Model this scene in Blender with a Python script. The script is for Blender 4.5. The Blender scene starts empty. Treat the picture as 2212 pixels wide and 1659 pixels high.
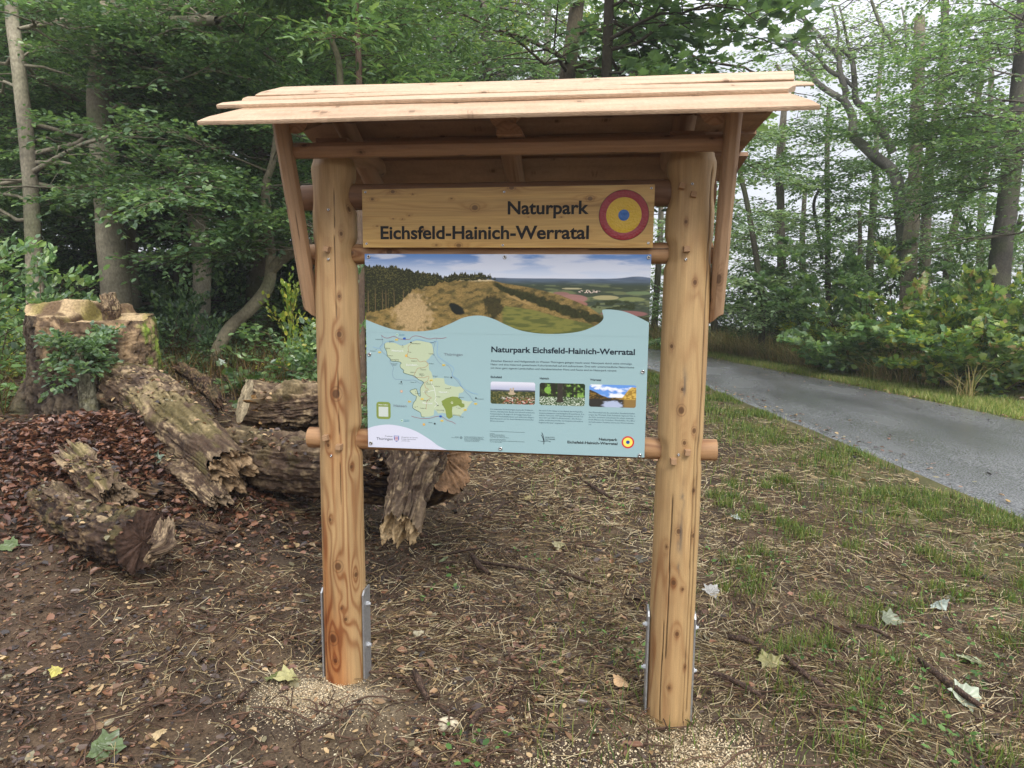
import bpy, math, random
import numpy as np
from mathutils import Matrix, Vector
random.seed(7)
RNG = np.random.default_rng(11)
SC = bpy.context.scene
COL = SC.collection

# ------------------------------------------------------------------ camera
EYE = 1.83
CAM = np.array([0.4069, -2.9036, EYE])
CM = np.array([[0.99176390, -0.12549693, -0.02559075],
               [0.12775763, 0.98348039, 0.12823539],
               [0.00907485, -0.13044864, 0.99141354]])   # columns: right, forward, up
FPX = 1495.8
cam_d = bpy.data.cameras.new('camera')
cam_o = bpy.data.objects.new('camera', cam_d)
COL.objects.link(cam_o)
cam_o.matrix_world = Matrix(((CM[0, 0], CM[0, 2], -CM[0, 1], CAM[0]),
                             (CM[1, 0], CM[1, 2], -CM[1, 1], CAM[1]),
                             (CM[2, 0], CM[2, 2], -CM[2, 1], CAM[2]), (0, 0, 0, 1)))
cam_d.sensor_width = 36.0
cam_d.lens = 24.344
cam_d.clip_start = 0.05
cam_d.clip_end = 3000
SC.camera = cam_o

# ------------------------------------------------------------------ light
SUN_EL, SUN_AZ = math.radians(42), math.radians(152)      # soft light from behind, a little to the right
W = bpy.data.worlds.new('World'); SC.world = W; W.use_nodes = True
nt = W.node_tree; nt.nodes.clear()
wo = nt.nodes.new('ShaderNodeOutputWorld'); bg = nt.nodes.new('ShaderNodeBackground')
sky = nt.nodes.new('ShaderNodeTexSky'); sky.sky_type = 'NISHITA'; sky.sun_disc = False
sky.sun_elevation = SUN_EL; sky.sun_rotation = SUN_AZ
sky.air_density = 1.0; sky.dust_density = 2.0
tc = nt.nodes.new('ShaderNodeTexCoord')
mx = nt.nodes.new('ShaderNodeMix'); mx.data_type = 'RGBA'
cn = nt.nodes.new('ShaderNodeTexNoise'); cn.inputs['Scale'].default_value = 2.2; cn.inputs['Detail'].default_value = 5
cr = nt.nodes.new('ShaderNodeMapRange'); cr.inputs['From Min'].default_value = .3; cr.inputs['From Max'].default_value = .7
cr.inputs['To Min'].default_value = .86; cr.inputs['To Max'].default_value = .97
nt.links.new(tc.outputs['Generated'], cn.inputs['Vector'])
nt.links.new(cn.outputs['Fac'], cr.inputs['Value'])
nt.links.new(cr.outputs['Result'], mx.inputs['Factor'])
nt.links.new(sky.outputs['Color'], mx.inputs['A'])
sx = nt.nodes.new('ShaderNodeSeparateXYZ'); nt.links.new(tc.outputs['Generated'], sx.inputs['Vector'])
gr = nt.nodes.new('ShaderNodeValToRGB'); gr.color_ramp.elements[0].position = .28; gr.color_ramp.elements[0].color = (.555, .57, .615, 1)
_e = gr.color_ramp.elements.new(.48); _e.color = (1.05, 1.07, 1.15, 1)
gr.color_ramp.elements[-1].position = .95; gr.color_ramp.elements[-1].color = (1.3, 1.32, 1.4, 1)      # closed cloud: brighter overhead than at the horizon
gs = nt.nodes.new('ShaderNodeVectorMath'); gs.operation = 'SCALE'; gs.inputs['Scale'].default_value = 10.5
nt.links.new(sx.outputs['Z'], gr.inputs['Fac']); nt.links.new(gr.outputs['Color'], gs.inputs[0]); nt.links.new(gs.outputs['Vector'], mx.inputs['B'])
nt.links.new(mx.outputs['Result'], bg.inputs['Color'])
bg.inputs['Strength'].default_value = 0.1
nt.links.new(bg.outputs['Background'], wo.inputs['Surface'])
sun_d = bpy.data.lights.new('sun', 'SUN'); sun_d.energy = 1.5; sun_d.angle = math.radians(20)
sun_d.color = (1.0, 0.97, 0.93)
sun_o = bpy.data.objects.new('sun', sun_d); COL.objects.link(sun_o)
sdir = Vector((math.sin(SUN_AZ) * math.cos(SUN_EL), math.cos(SUN_AZ) * math.cos(SUN_EL), math.sin(SUN_EL)))
sun_o.rotation_euler = sdir.to_track_quat('Z', 'Y').to_euler()
vs = SC.view_settings
vs.view_transform = 'Standard'; vs.look = 'None'; vs.gamma = 1; vs.exposure = 0.76
vs.use_curve_mapping = False
SC.cycles.max_bounces = 7; SC.cycles.volume_bounces = 0; SC.cycles.diffuse_bounces = 4; SC.cycles.glossy_bounces = 3
SC.cycles.transmission_bounces = 4; SC.cycles.transparent_max_bounces = 4
SC.cycles.sample_clamp_indirect = 6

# ------------------------------------------------------------------ numpy helpers
def lin(r, g, b):
    c = np.array([r, g, b], float) / 255
    return np.where(c <= .04045, c / 12.92, ((c + .055) / 1.055) ** 2.4)
def sm(x, a=0., b=1.):
    t = np.clip((np.asarray(x, float) - a) / (b - a), 0, 1); return t * t * (3 - 2 * t)
def _h(ix, iy, iz, seed):
    n = (ix.astype(np.int64) * 374761393 + iy.astype(np.int64) * 668265263 + iz.astype(np.int64) * 2147483647 + seed * 974634777)
    n = (n ^ (n >> 13)) * 1274126177
    n = n & 0xffffffff
    n = (n ^ (n >> 16)) * 2246822519 & 0xffffffff
    n = n ^ (n >> 13)
    return (n & 0xffffff) / float(0xffffff) * 2 - 1
def vn(P, seed=0):
    P = np.asarray(P, float); i = np.floor(P); f = P - i; f = f * f * (3 - 2 * f)
    x, y, z = i[..., 0], i[..., 1], i[..., 2]; r = 0
    for a in (0, 1):
        wa = f[..., 0] if a else 1 - f[..., 0]
        for b in (0, 1):
            wb = f[..., 1] if b else 1 - f[..., 1]
            for c in (0, 1):
                wc = f[..., 2] if c else 1 - f[..., 2]
                r = r + wa * wb * wc * _h(x + a, y + b, z + c, seed)
    return r
def fbm(P, seed=0, o=4, g=.5):
    P = np.asarray(P, float); s = 0; a = 1; t = 0
    for k in range(o):
        s = s + a * vn(P * 2 ** k + 17.3 * k, seed + k); t += a; a *= g
    return s / t
def nrmz(v):
    return v / np.maximum(np.linalg.norm(v, axis=-1, keepdims=True), 1e-9)
def mixc(a, b, t):
    t = np.asarray(t)[..., None]; return np.asarray(a) * (1 - t) + np.asarray(b) * t
def ray(px, py):
    return CM @ np.array([(px - 1106) / FPX, 1, -(py - 829.5) / FPX])
def at(px, py, d):                                          # surveyed point: sight line of the photo at depth d metres
    return CAM + ray(px, py) * d

# ------------------------------------------------------------------ terrain
NEAR = np.array([(6.2, -6), (5.3, -2), (4.62, 0.6), (3.97, 3.22), (3.35, 6.8), (2.57, 11.28), (1.66, 14.61), (.2, 17.8), (-2.2, 21), (-6, 24.6), (-14, 30)])
FARE = np.array([(9.9, -6), (9.1, -2), (8.4, 2.0), (7.75, 5.0), (6.82, 8.38), (5.6, 12.6), (3.61, 18.3), (2.1, 21.15), (-.4, 24.2), (-4.2, 27.6), (-13, 33.5)])
def edge_x(E, y):
    return np.interp(y, E[:, 1], E[:, 0])
def g0(x, y):
    x = np.asarray(x, float); y = np.asarray(y, float)
    z = -.035 * np.tanh(x / 1.0)
    z = z + .62 * sm((-x - 1.0) / 3.4) * sm((y + .3) / 3.0) * (1 - 0 * x)
    z = z + .30 * np.exp(-((x + 3.35) ** 2 / .75 + (y - 2.05) ** 2 / .32))          # leaf covered hump among the logs
    d = x - edge_x(FARE, y)
    z = z + .35 * sm(d, 1.2, 3.5) - 9 * sm(d, 7, 45)
    z = z + 3.2 * sm(np.hypot(x + 2, y) - 14 - 6 * sm(x, -4, 2), 0, 26) * sm(-x, -4.5, 1.5)
    lp = at0; z = z + .5 * np.exp(-((x - lp[0]) ** 2 / 2.2 + (y - lp[1]) ** 2 / 2.2))
    z = z - 6 * sm(y, 65, 140) * sm(x, -10, 10)
    return z
_r = ray(1745, 700) * 25.0 + CAM; at0 = (_r[0], _r[1])
def roadmask(x, y):
    a = x - edge_x(NEAR, y); b = edge_x(FARE, y) - x
    return sm(np.minimum(a, b), -.35, .0)
def gz(x, y):
    x = np.asarray(x, float); y = np.asarray(y, float)
    P = np.stack([x, y, 0 * x], -1); d = np.hypot(x - .4, y + 2.9)
    n = .030 * fbm(P * 2.2, 3, 3) + .016 * fbm(P * 9, 5, 3) * np.clip(6 / (d + 1), 0, 1)
    n = n - .02 * np.exp(-((x - .74) ** 2 + (y - 0) ** 2) / .03)
    n = n + .035 * np.exp(-((x + .74) ** 2 + (y + .02) ** 2) / .05)
    return g0(x, y) + n * (1 - roadmask(x, y))
def gp(px, py, lift=0.):                                    # where the sight line of the photo meets the terrain
    r = ray(px, py); t = 1.0
    z = 0.
    for _ in range(60):
        t = (z - CAM[2]) / r[2]; p = CAM + r * t
        z = .5 * z + .5 * (float(gz(p[0], p[1])) + lift)
    return p

# ------------------------------------------------------------------ mesh helpers
def mesh(name, V, faces, mat, parent=None, col=None, smooth=True, mats=None, mi=None):
    """V (n,3); faces: list of (m,k) integer arrays; col (n,3) per vertex"""
    me = bpy.data.meshes.new(name)
    V = np.asarray(V, np.float32)
    me.vertices.add(len(V)); me.vertices.foreach_set('co', V.ravel())
    faces = [np.asarray(f, np.int32) for f in faces if len(f)]
    loops = np.concatenate([f.ravel() for f in faces])
    tot = np.concatenate([np.full(len(f), f.shape[1], np.int32) for f in faces])
    st = np.concatenate([[0], np.cumsum(tot)[:-1]]).astype(np.int32)
    me.loops.add(len(loops)); me.loops.foreach_set('vertex_index', loops)
    me.polygons.add(len(tot)); me.polygons.foreach_set('loop_start', st); me.polygons.foreach_set('loop_total', tot)
    me.polygons.foreach_set('use_smooth', np.full(len(tot), smooth, bool))
    if mi is not None: me.polygons.foreach_set('material_index', np.asarray(mi, np.int32))
    me.update(calc_edges=True)
    if col is not None:
        ca = me.color_attributes.new('Col', 'FLOAT_COLOR', 'POINT')
        c4 = np.ones((len(V), 4), np.float32); c4[:, :3] = np.clip(col, 0, 1)
        ca.data.foreach_set('color', c4.ravel())
    for m in (mats or [mat]): me.materials.append(m)
    o = bpy.data.objects.new(name, me); COL.objects.link(o)
    if parent is not None: o.parent = parent
    return o
class MB:                                                   # collects pieces that become ONE mesh object
    def __init__(s): s.V = []; s.F = []; s.C = []; s.n = 0
    def add(s, V, F, C):
        V = np.asarray(V, float); C = np.asarray(C, float)
        if C.ndim == 1: C = np.tile(C, (len(V), 1))
        s.V.append(V); s.C.append(C)
        for f in F: s.F.append(np.asarray(f) + s.n)
        s.n += len(V)
    def build(s, name, mat, parent=None, smooth=True):
        d = {}
        for f in s.F:
            if len(f): d.setdefault(f.shape[1], []).append(f)
        return mesh(name, np.concatenate(s.V), [np.concatenate(v) for v in d.values()], mat, parent, np.concatenate(s.C), smooth)
def empty(name, loc, label=None, cat=None, group=None):
    o = bpy.data.objects.new(name, None); COL.objects.link(o); o.location = Vector(loc); o.empty_display_size = .1
    tag(o, label, cat, group); return o
def tag(o, label=None, cat=None, group=None, kind=None):
    if label: o['label'] = label
    if cat: o['category'] = cat
    if group: o['group'] = group
    if kind: o['kind'] = kind
    return o
def settle(root, kids):                                     # children were made in world space: keep them there
    for k in kids:
        k.parent = root; k.matrix_parent_inverse = Matrix.Translation(-root.location)
def quads(n, k, closed=True):                               # n rings of k verts
    i = np.arange(n - 1)[:, None]; j = np.arange(k if closed else k - 1)[None, :]
    a = i * k + j; b = i * k + (j + 1) % k
    return np.stack([a, b, b + k, a + k], -1).reshape(-1, 4)
def frames(P):                                              # P (N,k,3) -> two perpendicular axes
    T = np.gradient(P, axis=1); T = nrmz(T)
    ref = np.where(np.abs(T[:, :1, 2:3]) > .8, np.array([1., 0, 0]), np.array([0, 0, 1.]))
    ref = np.broadcast_to(ref, T.shape)
    A = nrmz(np.cross(ref, T)); B = np.cross(T, A); return T, A, B
def tubes(P, R, sides, col, jit=0, seed=1):
    """batch of tubes: P (N,k,3), R (N,k), col (N,3)"""
    P = np.asarray(P, float); N, k, _ = P.shape; T, A, B = frames(P)
    th = np.linspace(0, 2 * np.pi, sides, endpoint=False)
    V = P[:, :, None] + R[:, :, None, None] * (np.cos(th)[None, None, :, None] * A[:, :, None] + np.sin(th)[None, None, :, None] * B[:, :, None])
    q = quads(k, sides)
    F = (np.arange(N)[:, None, None] * (k * sides) + q[None]).reshape(-1, 4)
    C = np.broadcast_to(np.asarray(col, float)[:, None, None], (N, k, sides, 3)).reshape(-1, 3)
    return V.reshape(-1, 3), [F], C
LEAF6 = (np.array([(0, 0, 0), (.3, .27, .05), (.72, .24, .05), (1, 0, -.04), (.72, -.24, .05), (.3, -.27, .05)]), np.array([(0, 1, 2, 3), (0, 3, 4, 5)]))
LEAF4 = (np.array([(0, 0, 0), (.5, .3, .03), (1, 0, 0), (.5, -.3, .03)]), np.array([(0, 1, 2, 3)]))
_mo = [(0, 0), (.10, .30), (.02, .48), (.30, .36), (.46, .58), (.58, .30), (.70, .30), (.80, .14), (1, 0), (.80, -.14), (.70, -.30), (.58, -.30), (.46, -.58), (.30, -.36), (.02, -.48), (.10, -.30)]
MAPLE = (np.array([(.38, 0, -.03)] + [(a, b, .05 * abs(b) * 2) for a, b in _mo]), np.array([(0, 1 + i, 1 + (i + 1) % 16) for i in range(16)]))
LONG6 = (np.array([(0, 0, 0), (.3, .14, .04), (.7, .12, .02), (1, 0, -.1), (.7, -.12, .02), (.3, -.14, .04)]), np.array([(0, 1, 2, 3), (0, 3, 4, 5)]))
def leaves(Cn, D, Nn, S, col, tpl=LEAF6, curl=None):
    D = nrmz(D); Sd = nrmz(np.cross(Nn, D)); Nn = np.cross(D, Sd)
    T, F = tpl; tz = T[:, 2][None] * (curl[:, None] if curl is not None else 1)
    V = Cn[:, None] + S[:, None, None] * (T[None, :, :1] * D[:, None] + T[None, :, 1:2] * Sd[:, None] + tz[..., None] * Nn[:, None])
    n = len(T); FF = (np.arange(len(Cn))[:, None, None] * n + F[None]).reshape(-1, F.shape[1])
    C = np.repeat(col, n, axis=0)
    return V.reshape(-1, 3), [FF], C

# ------------------------------------------------------------------ materials
def vmat(name, rough=.6, spec=.3, bump=0., bscale=60, bstretch=(1, 1, 1), trans=0., metal=0., vary=0., coord='Object'):
    m = bpy.data.materials.new(name); m.use_nodes = True; t = m.node_tree; n = t.nodes; l = t.links
    b = n['Principled BSDF']; a = n.new('ShaderNodeAttribute'); a.attribute_name = 'Col'
    b.inputs['Roughness'].default_value = rough; b.inputs['Specular IOR Level'].default_value = spec
    b.inputs['Metallic'].default_value = metal
    src = a.outputs['Color']
    if bump or vary:
        tc = n.new('ShaderNodeTexCoord'); mp = n.new('ShaderNodeMapping'); mp.inputs['Scale'].default_value = bstretch
        nz = n.new('ShaderNodeTexNoise'); nz.inputs['Scale'].default_value = bscale; nz.inputs['Detail'].default_value = 6
        l.new(tc.outputs[coord], mp.inputs['Vector']); l.new(mp.outputs['Vector'], nz.inputs['Vector'])
        if bump:
            bp = n.new('ShaderNodeBump'); bp.inputs['Strength'].default_value = bump; bp.inputs['Distance'].default_value = .01
            l.new(nz.outputs['Fac'], bp.inputs['Height']); l.new(bp.outputs['Normal'], b.inputs['Normal'])
        if vary:
            mr = n.new('ShaderNodeMapRange'); mr.inputs['From Min'].default_value = .25; mr.inputs['From Max'].default_value = .75
            mr.inputs['To Min'].default_value = 1 - vary; mr.inputs['To Max'].default_value = 1 + vary
            mm = n.new('ShaderNodeVectorMath'); mm.operation = 'SCALE'
            l.new(nz.outputs['Fac'], mr.inputs['Value']); l.new(src, mm.inputs[0]); l.new(mr.outputs['Result'], mm.inputs['Scale'])
            src = mm.outputs['Vector']
    l.new(src, b.inputs['Base Color'])
    if trans:
        tr = n.new('ShaderNodeBsdfTranslucent'); ms = n.new('ShaderNodeMixShader'); ms.inputs['Fac'].default_value = trans
        hs = n.new('ShaderNodeVectorMath'); hs.operation = 'MULTIPLY'; hs.inputs[1].default_value = (1.3, 1.4, .75)
        l.new(src, hs.inputs[0]); l.new(hs.outputs['Vector'], tr.inputs['Color'])
        l.new(b.outputs['BSDF'], ms.inputs[1]); l.new(tr.outputs['BSDF'], ms.inputs[2])
        l.new(ms.outputs['Shader'], n['Material Output'].inputs['Surface'])
    return m
M_LEAF = vmat('foliage', .3, .8, trans=.36)
M_LEAFDULL = vmat('foliage_dull', .6, .3, trans=.3)
M_BARK = vmat('bark', .85, .15, bump=.7, bscale=35, bstretch=(1, 1, .6), vary=.35)
M_ROTTEN = vmat('rotten_wood', .8, .2, bump=.9, bscale=45, vary=.4)
M_WOOD = vmat('planed_larch', .55, .35, bump=.12, bscale=220, vary=.06)
M_ROUGHWOOD = vmat('sawn_larch', .75, .2, bump=.35, bscale=260, bstretch=(.25, 1, 1), vary=.12)
M_VARN = vmat('varnished_spruce', .35, .4, bump=.03, bscale=80)
M_PAINT = vmat('gloss_paint', .25, .5, bump=.35, bscale=120)
M_PRINT = vmat('printed_sheet', .32, .4)
M_INK = vmat('ink', .4, .3)
M_STEEL = vmat('galvanised_steel', .45, .5, bump=.1, bscale=90, metal=.75, vary=.22)
M_CHROME = vmat('stainless', .22, .5, metal=1.)
M_LITTER = vmat('litter', .34, .5, trans=.08)
M_STRAW = vmat('straw', .5, .3, trans=.1)
M_GRASS = vmat('grass', .5, .35, trans=.35)
M_STONE = vmat('stone', .85, .2, bump=.5, bscale=60, vary=.25)

# ================================================================== the information shelter
def aty(px, py, Y):
    r = ray(px, py); return CAM + r * (Y - CAM[1]) / r[1]
def circ(r, K): 
    t = np.linspace(0, 2 * np.pi, K, endpoint=False); return np.stack([np.cos(t) * r, np.sin(t) * r], -1)
def resample(poly, K):
    poly = np.asarray(poly, float); c = np.vstack([poly, poly[:1]]); L = np.r_[0, np.cumsum(np.linalg.norm(np.diff(c, axis=0), axis=1))]
    s = np.linspace(0, L[-1], K, endpoint=False); return np.stack([np.interp(s, L, c[:, 0]), np.interp(s, L, c[:, 1])], -1)
def half(r, h, K):                                          # flat underside, round back
    t = np.linspace(0, np.pi, 24); return resample(np.stack([np.cos(t) * r, np.sin(t) * h], -1), K)
def rbox(w, h, K, c=.004):
    w /= 2; h /= 2; return resample([(-w + c, -h), (w - c, -h), (w, -h + c), (w, h - c), (w - c, h), (-w + c, h), (-w, h - c), (-w, -h + c)], K)
def woodcol(P3, u, v, seed, knots, pale, dark, freq=3.0, contrast=.75):
    f = fbm(P3 * np.array([7., 7., .9]) + seed * 3.1, seed, 3) * 1.5 + .25 * fbm(P3 * np.array([25., 25., 4.]) + seed, seed + 5, 2)
    red = sm(fbm(P3 * np.array([4, 4, .8]) + 9.3 * seed, seed + 9, 3), -.15, .5)
    core = np.zeros(f.shape); halo = np.zeros(f.shape)
    for (ku, kv, r) in knots:
        du = (u - ku) / r; dv = (v - kv) / (r * 1.25); d = np.sqrt(du ** 2 + dv ** 2)
        f = f + .5 * np.exp(-(du ** 2 + (dv * .55) ** 2) / 5)
        core = np.maximum(core, 1 - sm(d, .75, 1.1)); halo = np.maximum(halo, np.exp(-(du ** 2 + (dv * .5) ** 2) / 4))
        core = np.maximum(core, .55 * (1 - sm(np.abs(d - 1.5), .0, .25)))
    b = .5 + .5 * np.sin(2 * np.pi * f * freq); b = b ** 2.2 * (.35 + .65 * sm(fbm(P3 * np.array([9., 9., 1.5]) + 3.3 * seed, seed + 15, 3), -.35, .3))
    fib = vn(np.stack([u * 130, v * 2.2, 0 * u + seed], -1), seed + 2) * .5 + vn(np.stack([u * 45, v * 1.1, 0 * u + seed], -1), seed + 4) * .5
    c = mixc(pale, dark, np.clip(contrast * b * (.45 + .55 * red) + .28 * red + .4 * halo, 0, 1))
    c = c * (1 + .16 * fib)[..., None]
    c = c * (1 + .10 * vn(np.stack([u * 500, v * 14, 0 * u], -1), seed))[..., None]
    c = mixc(c, np.array(dark) * .38, core * .85)
    return c
def timber(name, P0, P1, A, sec, parent, seed, pale, dark, knots=0, n=90, K=None, mat=None, wav=.002, radf=None, cracks=(), capscale=1., freq=3., contrast=.75, kn=None, shear=(0, 0), shearx=0., tint=None):
    P0 = np.array(P0, float); P1 = np.array(P1, float); D = P1 - P0; L = np.linalg.norm(D); D = D / L
    A = np.array(A, float); A = A - D * A.dot(D); A /= np.linalg.norm(A); B = np.cross(D, A)
    K = len(sec); s = np.linspace(0, L, n)
    per = np.r_[0, np.cumsum(np.linalg.norm(np.diff(sec, axis=0), axis=1))]
    S = np.broadcast_to(sec[None], (n, K, 2)).copy()
    ang = np.arctan2(sec[:, 1], sec[:, 0])
    ss = np.broadcast_to(s[:, None], (n, K)); uu = np.broadcast_to(per[None], (n, K))
    S = S * (1 + (wav / .05) * fbm(np.stack([np.cos(ang)[None] * 1.2 + 0 * ss, np.sin(ang)[None] * 1.2 + 0 * ss, ss * 5], -1), seed + 20, 3))[..., None]
    if radf is not None: S = radf(S, ss, ang[None] + 0 * ss)
    crk = np.zeros((n, K))
    for (ca, z0, z1, w) in cracks:
        a = ca + .05 * fbm(np.stack([ss * 5, 0 * ss, 0 * ss], -1), seed + 31, 3)
        da = np.abs((ang[None] - a + np.pi) % (2 * np.pi) - np.pi) * np.linalg.norm(sec, axis=1)[None]
        m = (1 - sm(da, w * .5, w * 1.3)) * sm(ss, z0, z0 + .03) * (1 - sm(ss, z1 - .05, z1)); crk = np.maximum(crk, m)
    S = S * (1 - .09 * crk)[..., None]
    sh = shear[0] * sec[:, 1] + shearx * sec[:, 0]                                # slanted end cut
    V = P0 + (s[:, None] + np.where(np.arange(n)[:, None] == 0, sh[None], 0) + np.where(np.arange(n)[:, None] == n - 1, shear[1] * sec[None, :, 1], 0))[..., None] * D + S[..., :1] * A + S[..., 1:] * B
    rs = random.Random(seed)
    kk = list(kn or []) + [(rs.uniform(0, per[-1]), rs.uniform(0, L), rs.uniform(.006, .013)) for _ in range(knots)]
    loc = np.stack([S[..., 0], S[..., 1], ss], -1)
    C = woodcol(loc, uu, ss, seed, kk, pale, dark, freq, contrast)
    if tint is not None: C = tint(C, loc, ss, ang[None] + 0 * ss)
    C = C * (1 - .8 * crk)[..., None]
    mb = MB(); mb.add(V.reshape(-1, 3), [quads(n, K)], C.reshape(-1, 3))
    for e, flip in ((0, 1), (n - 1, 0)):                    # end grain
        ring = V[e]; c0 = ring.mean(0); ts = [1, .985, .8, .6, .4, .2, .03]
        VV = np.stack([c0 + (ring - c0) * t for t in ts]); rr = np.linalg.norm(VV - c0, axis=-1)
        g = .5 + .5 * np.sin(rr * 900); CC = mixc(np.array(pale) * capscale, np.array(dark) * .9 * capscale, .15 + .5 * g)
        F = quads(len(ts), K)
        if flip: F = F[:, ::-1]
        mb.add(VV.reshape(-1, 3), [F], CC.reshape(-1, 3))
    return mb.build(name, mat or M_WOOD, parent)
PALE = np.array([.44, .29, .135]); ORNG = np.array([.21, .09, .032])
PALE2 = np.array([.43, .28, .15]); BRN = np.array([.235, .115, .05])
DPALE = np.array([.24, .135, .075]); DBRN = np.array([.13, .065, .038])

root = empty('information_shelter', (0, 0, 0), 'peeled log frame with lapped board roof, carved name board and map panel', 'information board')
H = lambda z: z + EYE
ZB = -.6825 + EYE
RAILS = [(1.176, .046), (1.996, .044), (2.238, .054)]

side_in = {'L': 1, 'R': -1}
def post_rad(xc, seed, side):
    def f(S, s, a):
        z = s + Z0[side]
        k = np.zeros_like(s)
        for zr, r in RAILS:
            k = np.maximum(k, np.exp(-(np.abs(z - zr) / (r * 1.15)) ** 4))
        cx = np.abs(np.cos(a))
        S = S.copy()
        S[..., 0] *= 1 - np.where(np.cos(a) * side_in[side] > 0, .15, .055) * k * sm(cx, .45, .8)
        top = sm(z, 2.345, 2.385); S *= (1 - .10 * top)[..., None]
        S *= (1 + .02 * np.sin(z * 2.1 + seed))[..., None]
        return S
    return f
Z0 = {'L': -.03, 'R': -.03}
def pknots(lst, xc, r=.095, z0=0, y=.03):
    out = []
    for px, py, rad in lst:
        p = aty(px, py, y - r * .8); c = np.clip((p[0] - xc) / r, -1, 1); th = -math.acos(c)      # camera side
        out.append(((th % (2 * np.pi)) * r, p[2] - z0, rad))
    return out
LX, RX = -.7396, .7473
kl = pknots([(735, 722, .011), (729, 850, .017), (733, 1220, .015), (722, 1375, .018), (727, 1423, .010), (748, 1335, .008), (738, 505, .008), (752, 450, .010), (712, 960, .008), (765, 1245, .01), (757, 1010, .008), (735, 640, .007), (716, 1120, .007), (740, 1310, .006)], LX, z0=-.03)
kr = pknots([(1471, 885, .013), (1500, 930, .010), (1455, 1255, .010), (1463, 1365, .009), (1499, 1158, .009), (1475, 1270, .007), (1450, 748, .008), (1440, 1180, .006), (1473, 840, .007), (1478, 955, .008), (1500, 1060, .008), (1466, 1145, .010), (1480, 1440, .006), (1446, 1480, .007), (1500, 610, .009), (1480, 480, .007)], RX, z0=-.03)
def tintL(C, loc, s, a):
    low = sm(s, 1.9, .2) if False else 1 - sm(s, .5, 1.7)
    n = sm(fbm(loc * np.array([12, 12, 1.3]), 77, 3), -.4, .4)
    C = mixc(C, C * np.array([.98, .62, .42]), .9 * low * n * (1 - sm(np.cos(a), .35, .8)))
    return C
def tintR(C, loc, s, a):                                    # grey handling marks
    for z0, w, h, th in ((1.03, .010, .06, -1.45), (.86, .013, .10, -1.5), (1.5, .012, .07, -1.6), (.72, .006, .03, -1.5)):
        m = np.exp(-(((a - th) * .095 / w) ** 2 + ((s - z0) / h) ** 2) * 1.3) * sm(fbm(loc * np.array([90, 90, 30]), 5, 3), -.4, .3)
        C = mixc(C, np.array([.07, .07, .065]), .75 * m)
    return C
sec_post = circ(.0945, 200)
pL = timber('post', (LX, .03, -.03), (LX - .004, .03, 2.385), (1, 0, 0), sec_post, root, 3, PALE, ORNG, kn=kl, n=760, radf=post_rad(LX, 1, 'L'), cracks=[(-2.3, 0, .62, .004), (-1.25, .9, 2.3, .0009), (-2.75, .2, 1.2, .0012)], freq=2.6, contrast=.9, tint=tintL, wav=.0016)
pR = timber('post', (RX - .0015, .03, -.03), (RX + .004, .03, 2.385), (1, 0, 0), sec_post * 1.01, root, 8, PALE * np.array([1., .99, .97]), ORNG * 1.05, kn=kr, n=760, radf=post_rad(RX, 2, 'R'), cracks=[(-.72, .05, 2.37, .005), (-.95, .0, 1.3, .002), (-1.9, .3, 1.05, .002), (-2.05, 0, .5, .002)], freq=2.2, contrast=.8, tint=tintR, wav=.0016)
for p, lab in ((pL, 'left post, redder towards its foot'), (pR, 'right post with a long drying crack')): p['label'] = lab

# steel shoes on both flanks of each post, with their bolts
def plate(xc, sgn, post, z0, z1, y0, y1):
    x = xc + sgn * .0985; t = .0075; c = .018
    prof = [(y0, z0), (y1, z0), (y1, z1 - .006), (y1 - .006, z1), (y0 + c, z1), (y0, z1 - c)]
    V = [(x + sgn * (-t / 2), a, b) for a, b in prof] + [(x + sgn * t / 2, a, b) for a, b in prof]
    n = len(prof); F = [np.array([[i, (i + 1) % n, (i + 1) % n + n, i + n]]) for i in range(n)] + [np.array([list(range(n))[::-1]]), np.array([list(range(n, 2 * n))])]
    mb = MB(); mb.add(V, F, np.array([.42, .43, .44]))
    o = mb.build('steel_bracket', M_STEEL, post, smooth=False)
    for zb in (z1 - .075, z1 - .275):
        b = MB(); yc = (y0 + y1) / 2
        th = np.linspace(0, 2 * np.pi, 7)[:6] + .2
        for dx0, dx1, r in ((.0, .010, .011), (.010, .018, .006)):
            R0 = [(x + sgn * (t / 2 + dx0), yc + r * math.cos(q), zb + r * math.sin(q)) for q in th]; R1 = [(x + sgn * (t / 2 + dx1), yc + r * math.cos(q), zb + r * math.sin(q)) for q in th]
            b.add(R0 + R1, [quads(2, 6), np.array([[6, 7, 8, 9, 10, 11]])], np.array([.6, .61, .62]))
        b.build('bolt', M_STEEL, o, smooth=False)
    return o
for sgn in (-1, 1): plate(LX + .003, sgn, pL, -.06, .475, -.015, .075)
for sgn in (-1, 1): plate(RX - .004, sgn, pR, -.075, .462, -.005, .085)
# rails through the posts
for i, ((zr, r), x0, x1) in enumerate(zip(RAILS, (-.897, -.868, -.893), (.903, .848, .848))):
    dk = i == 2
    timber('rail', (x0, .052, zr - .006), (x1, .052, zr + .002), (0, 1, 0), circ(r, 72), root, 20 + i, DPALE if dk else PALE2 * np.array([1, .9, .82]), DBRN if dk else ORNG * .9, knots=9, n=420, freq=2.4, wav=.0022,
           cracks=[(2.75, 1.2, 1.75, .003)] if i == 1 else [(3.4, .7, 1.3, .002)], capscale=.95)
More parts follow.
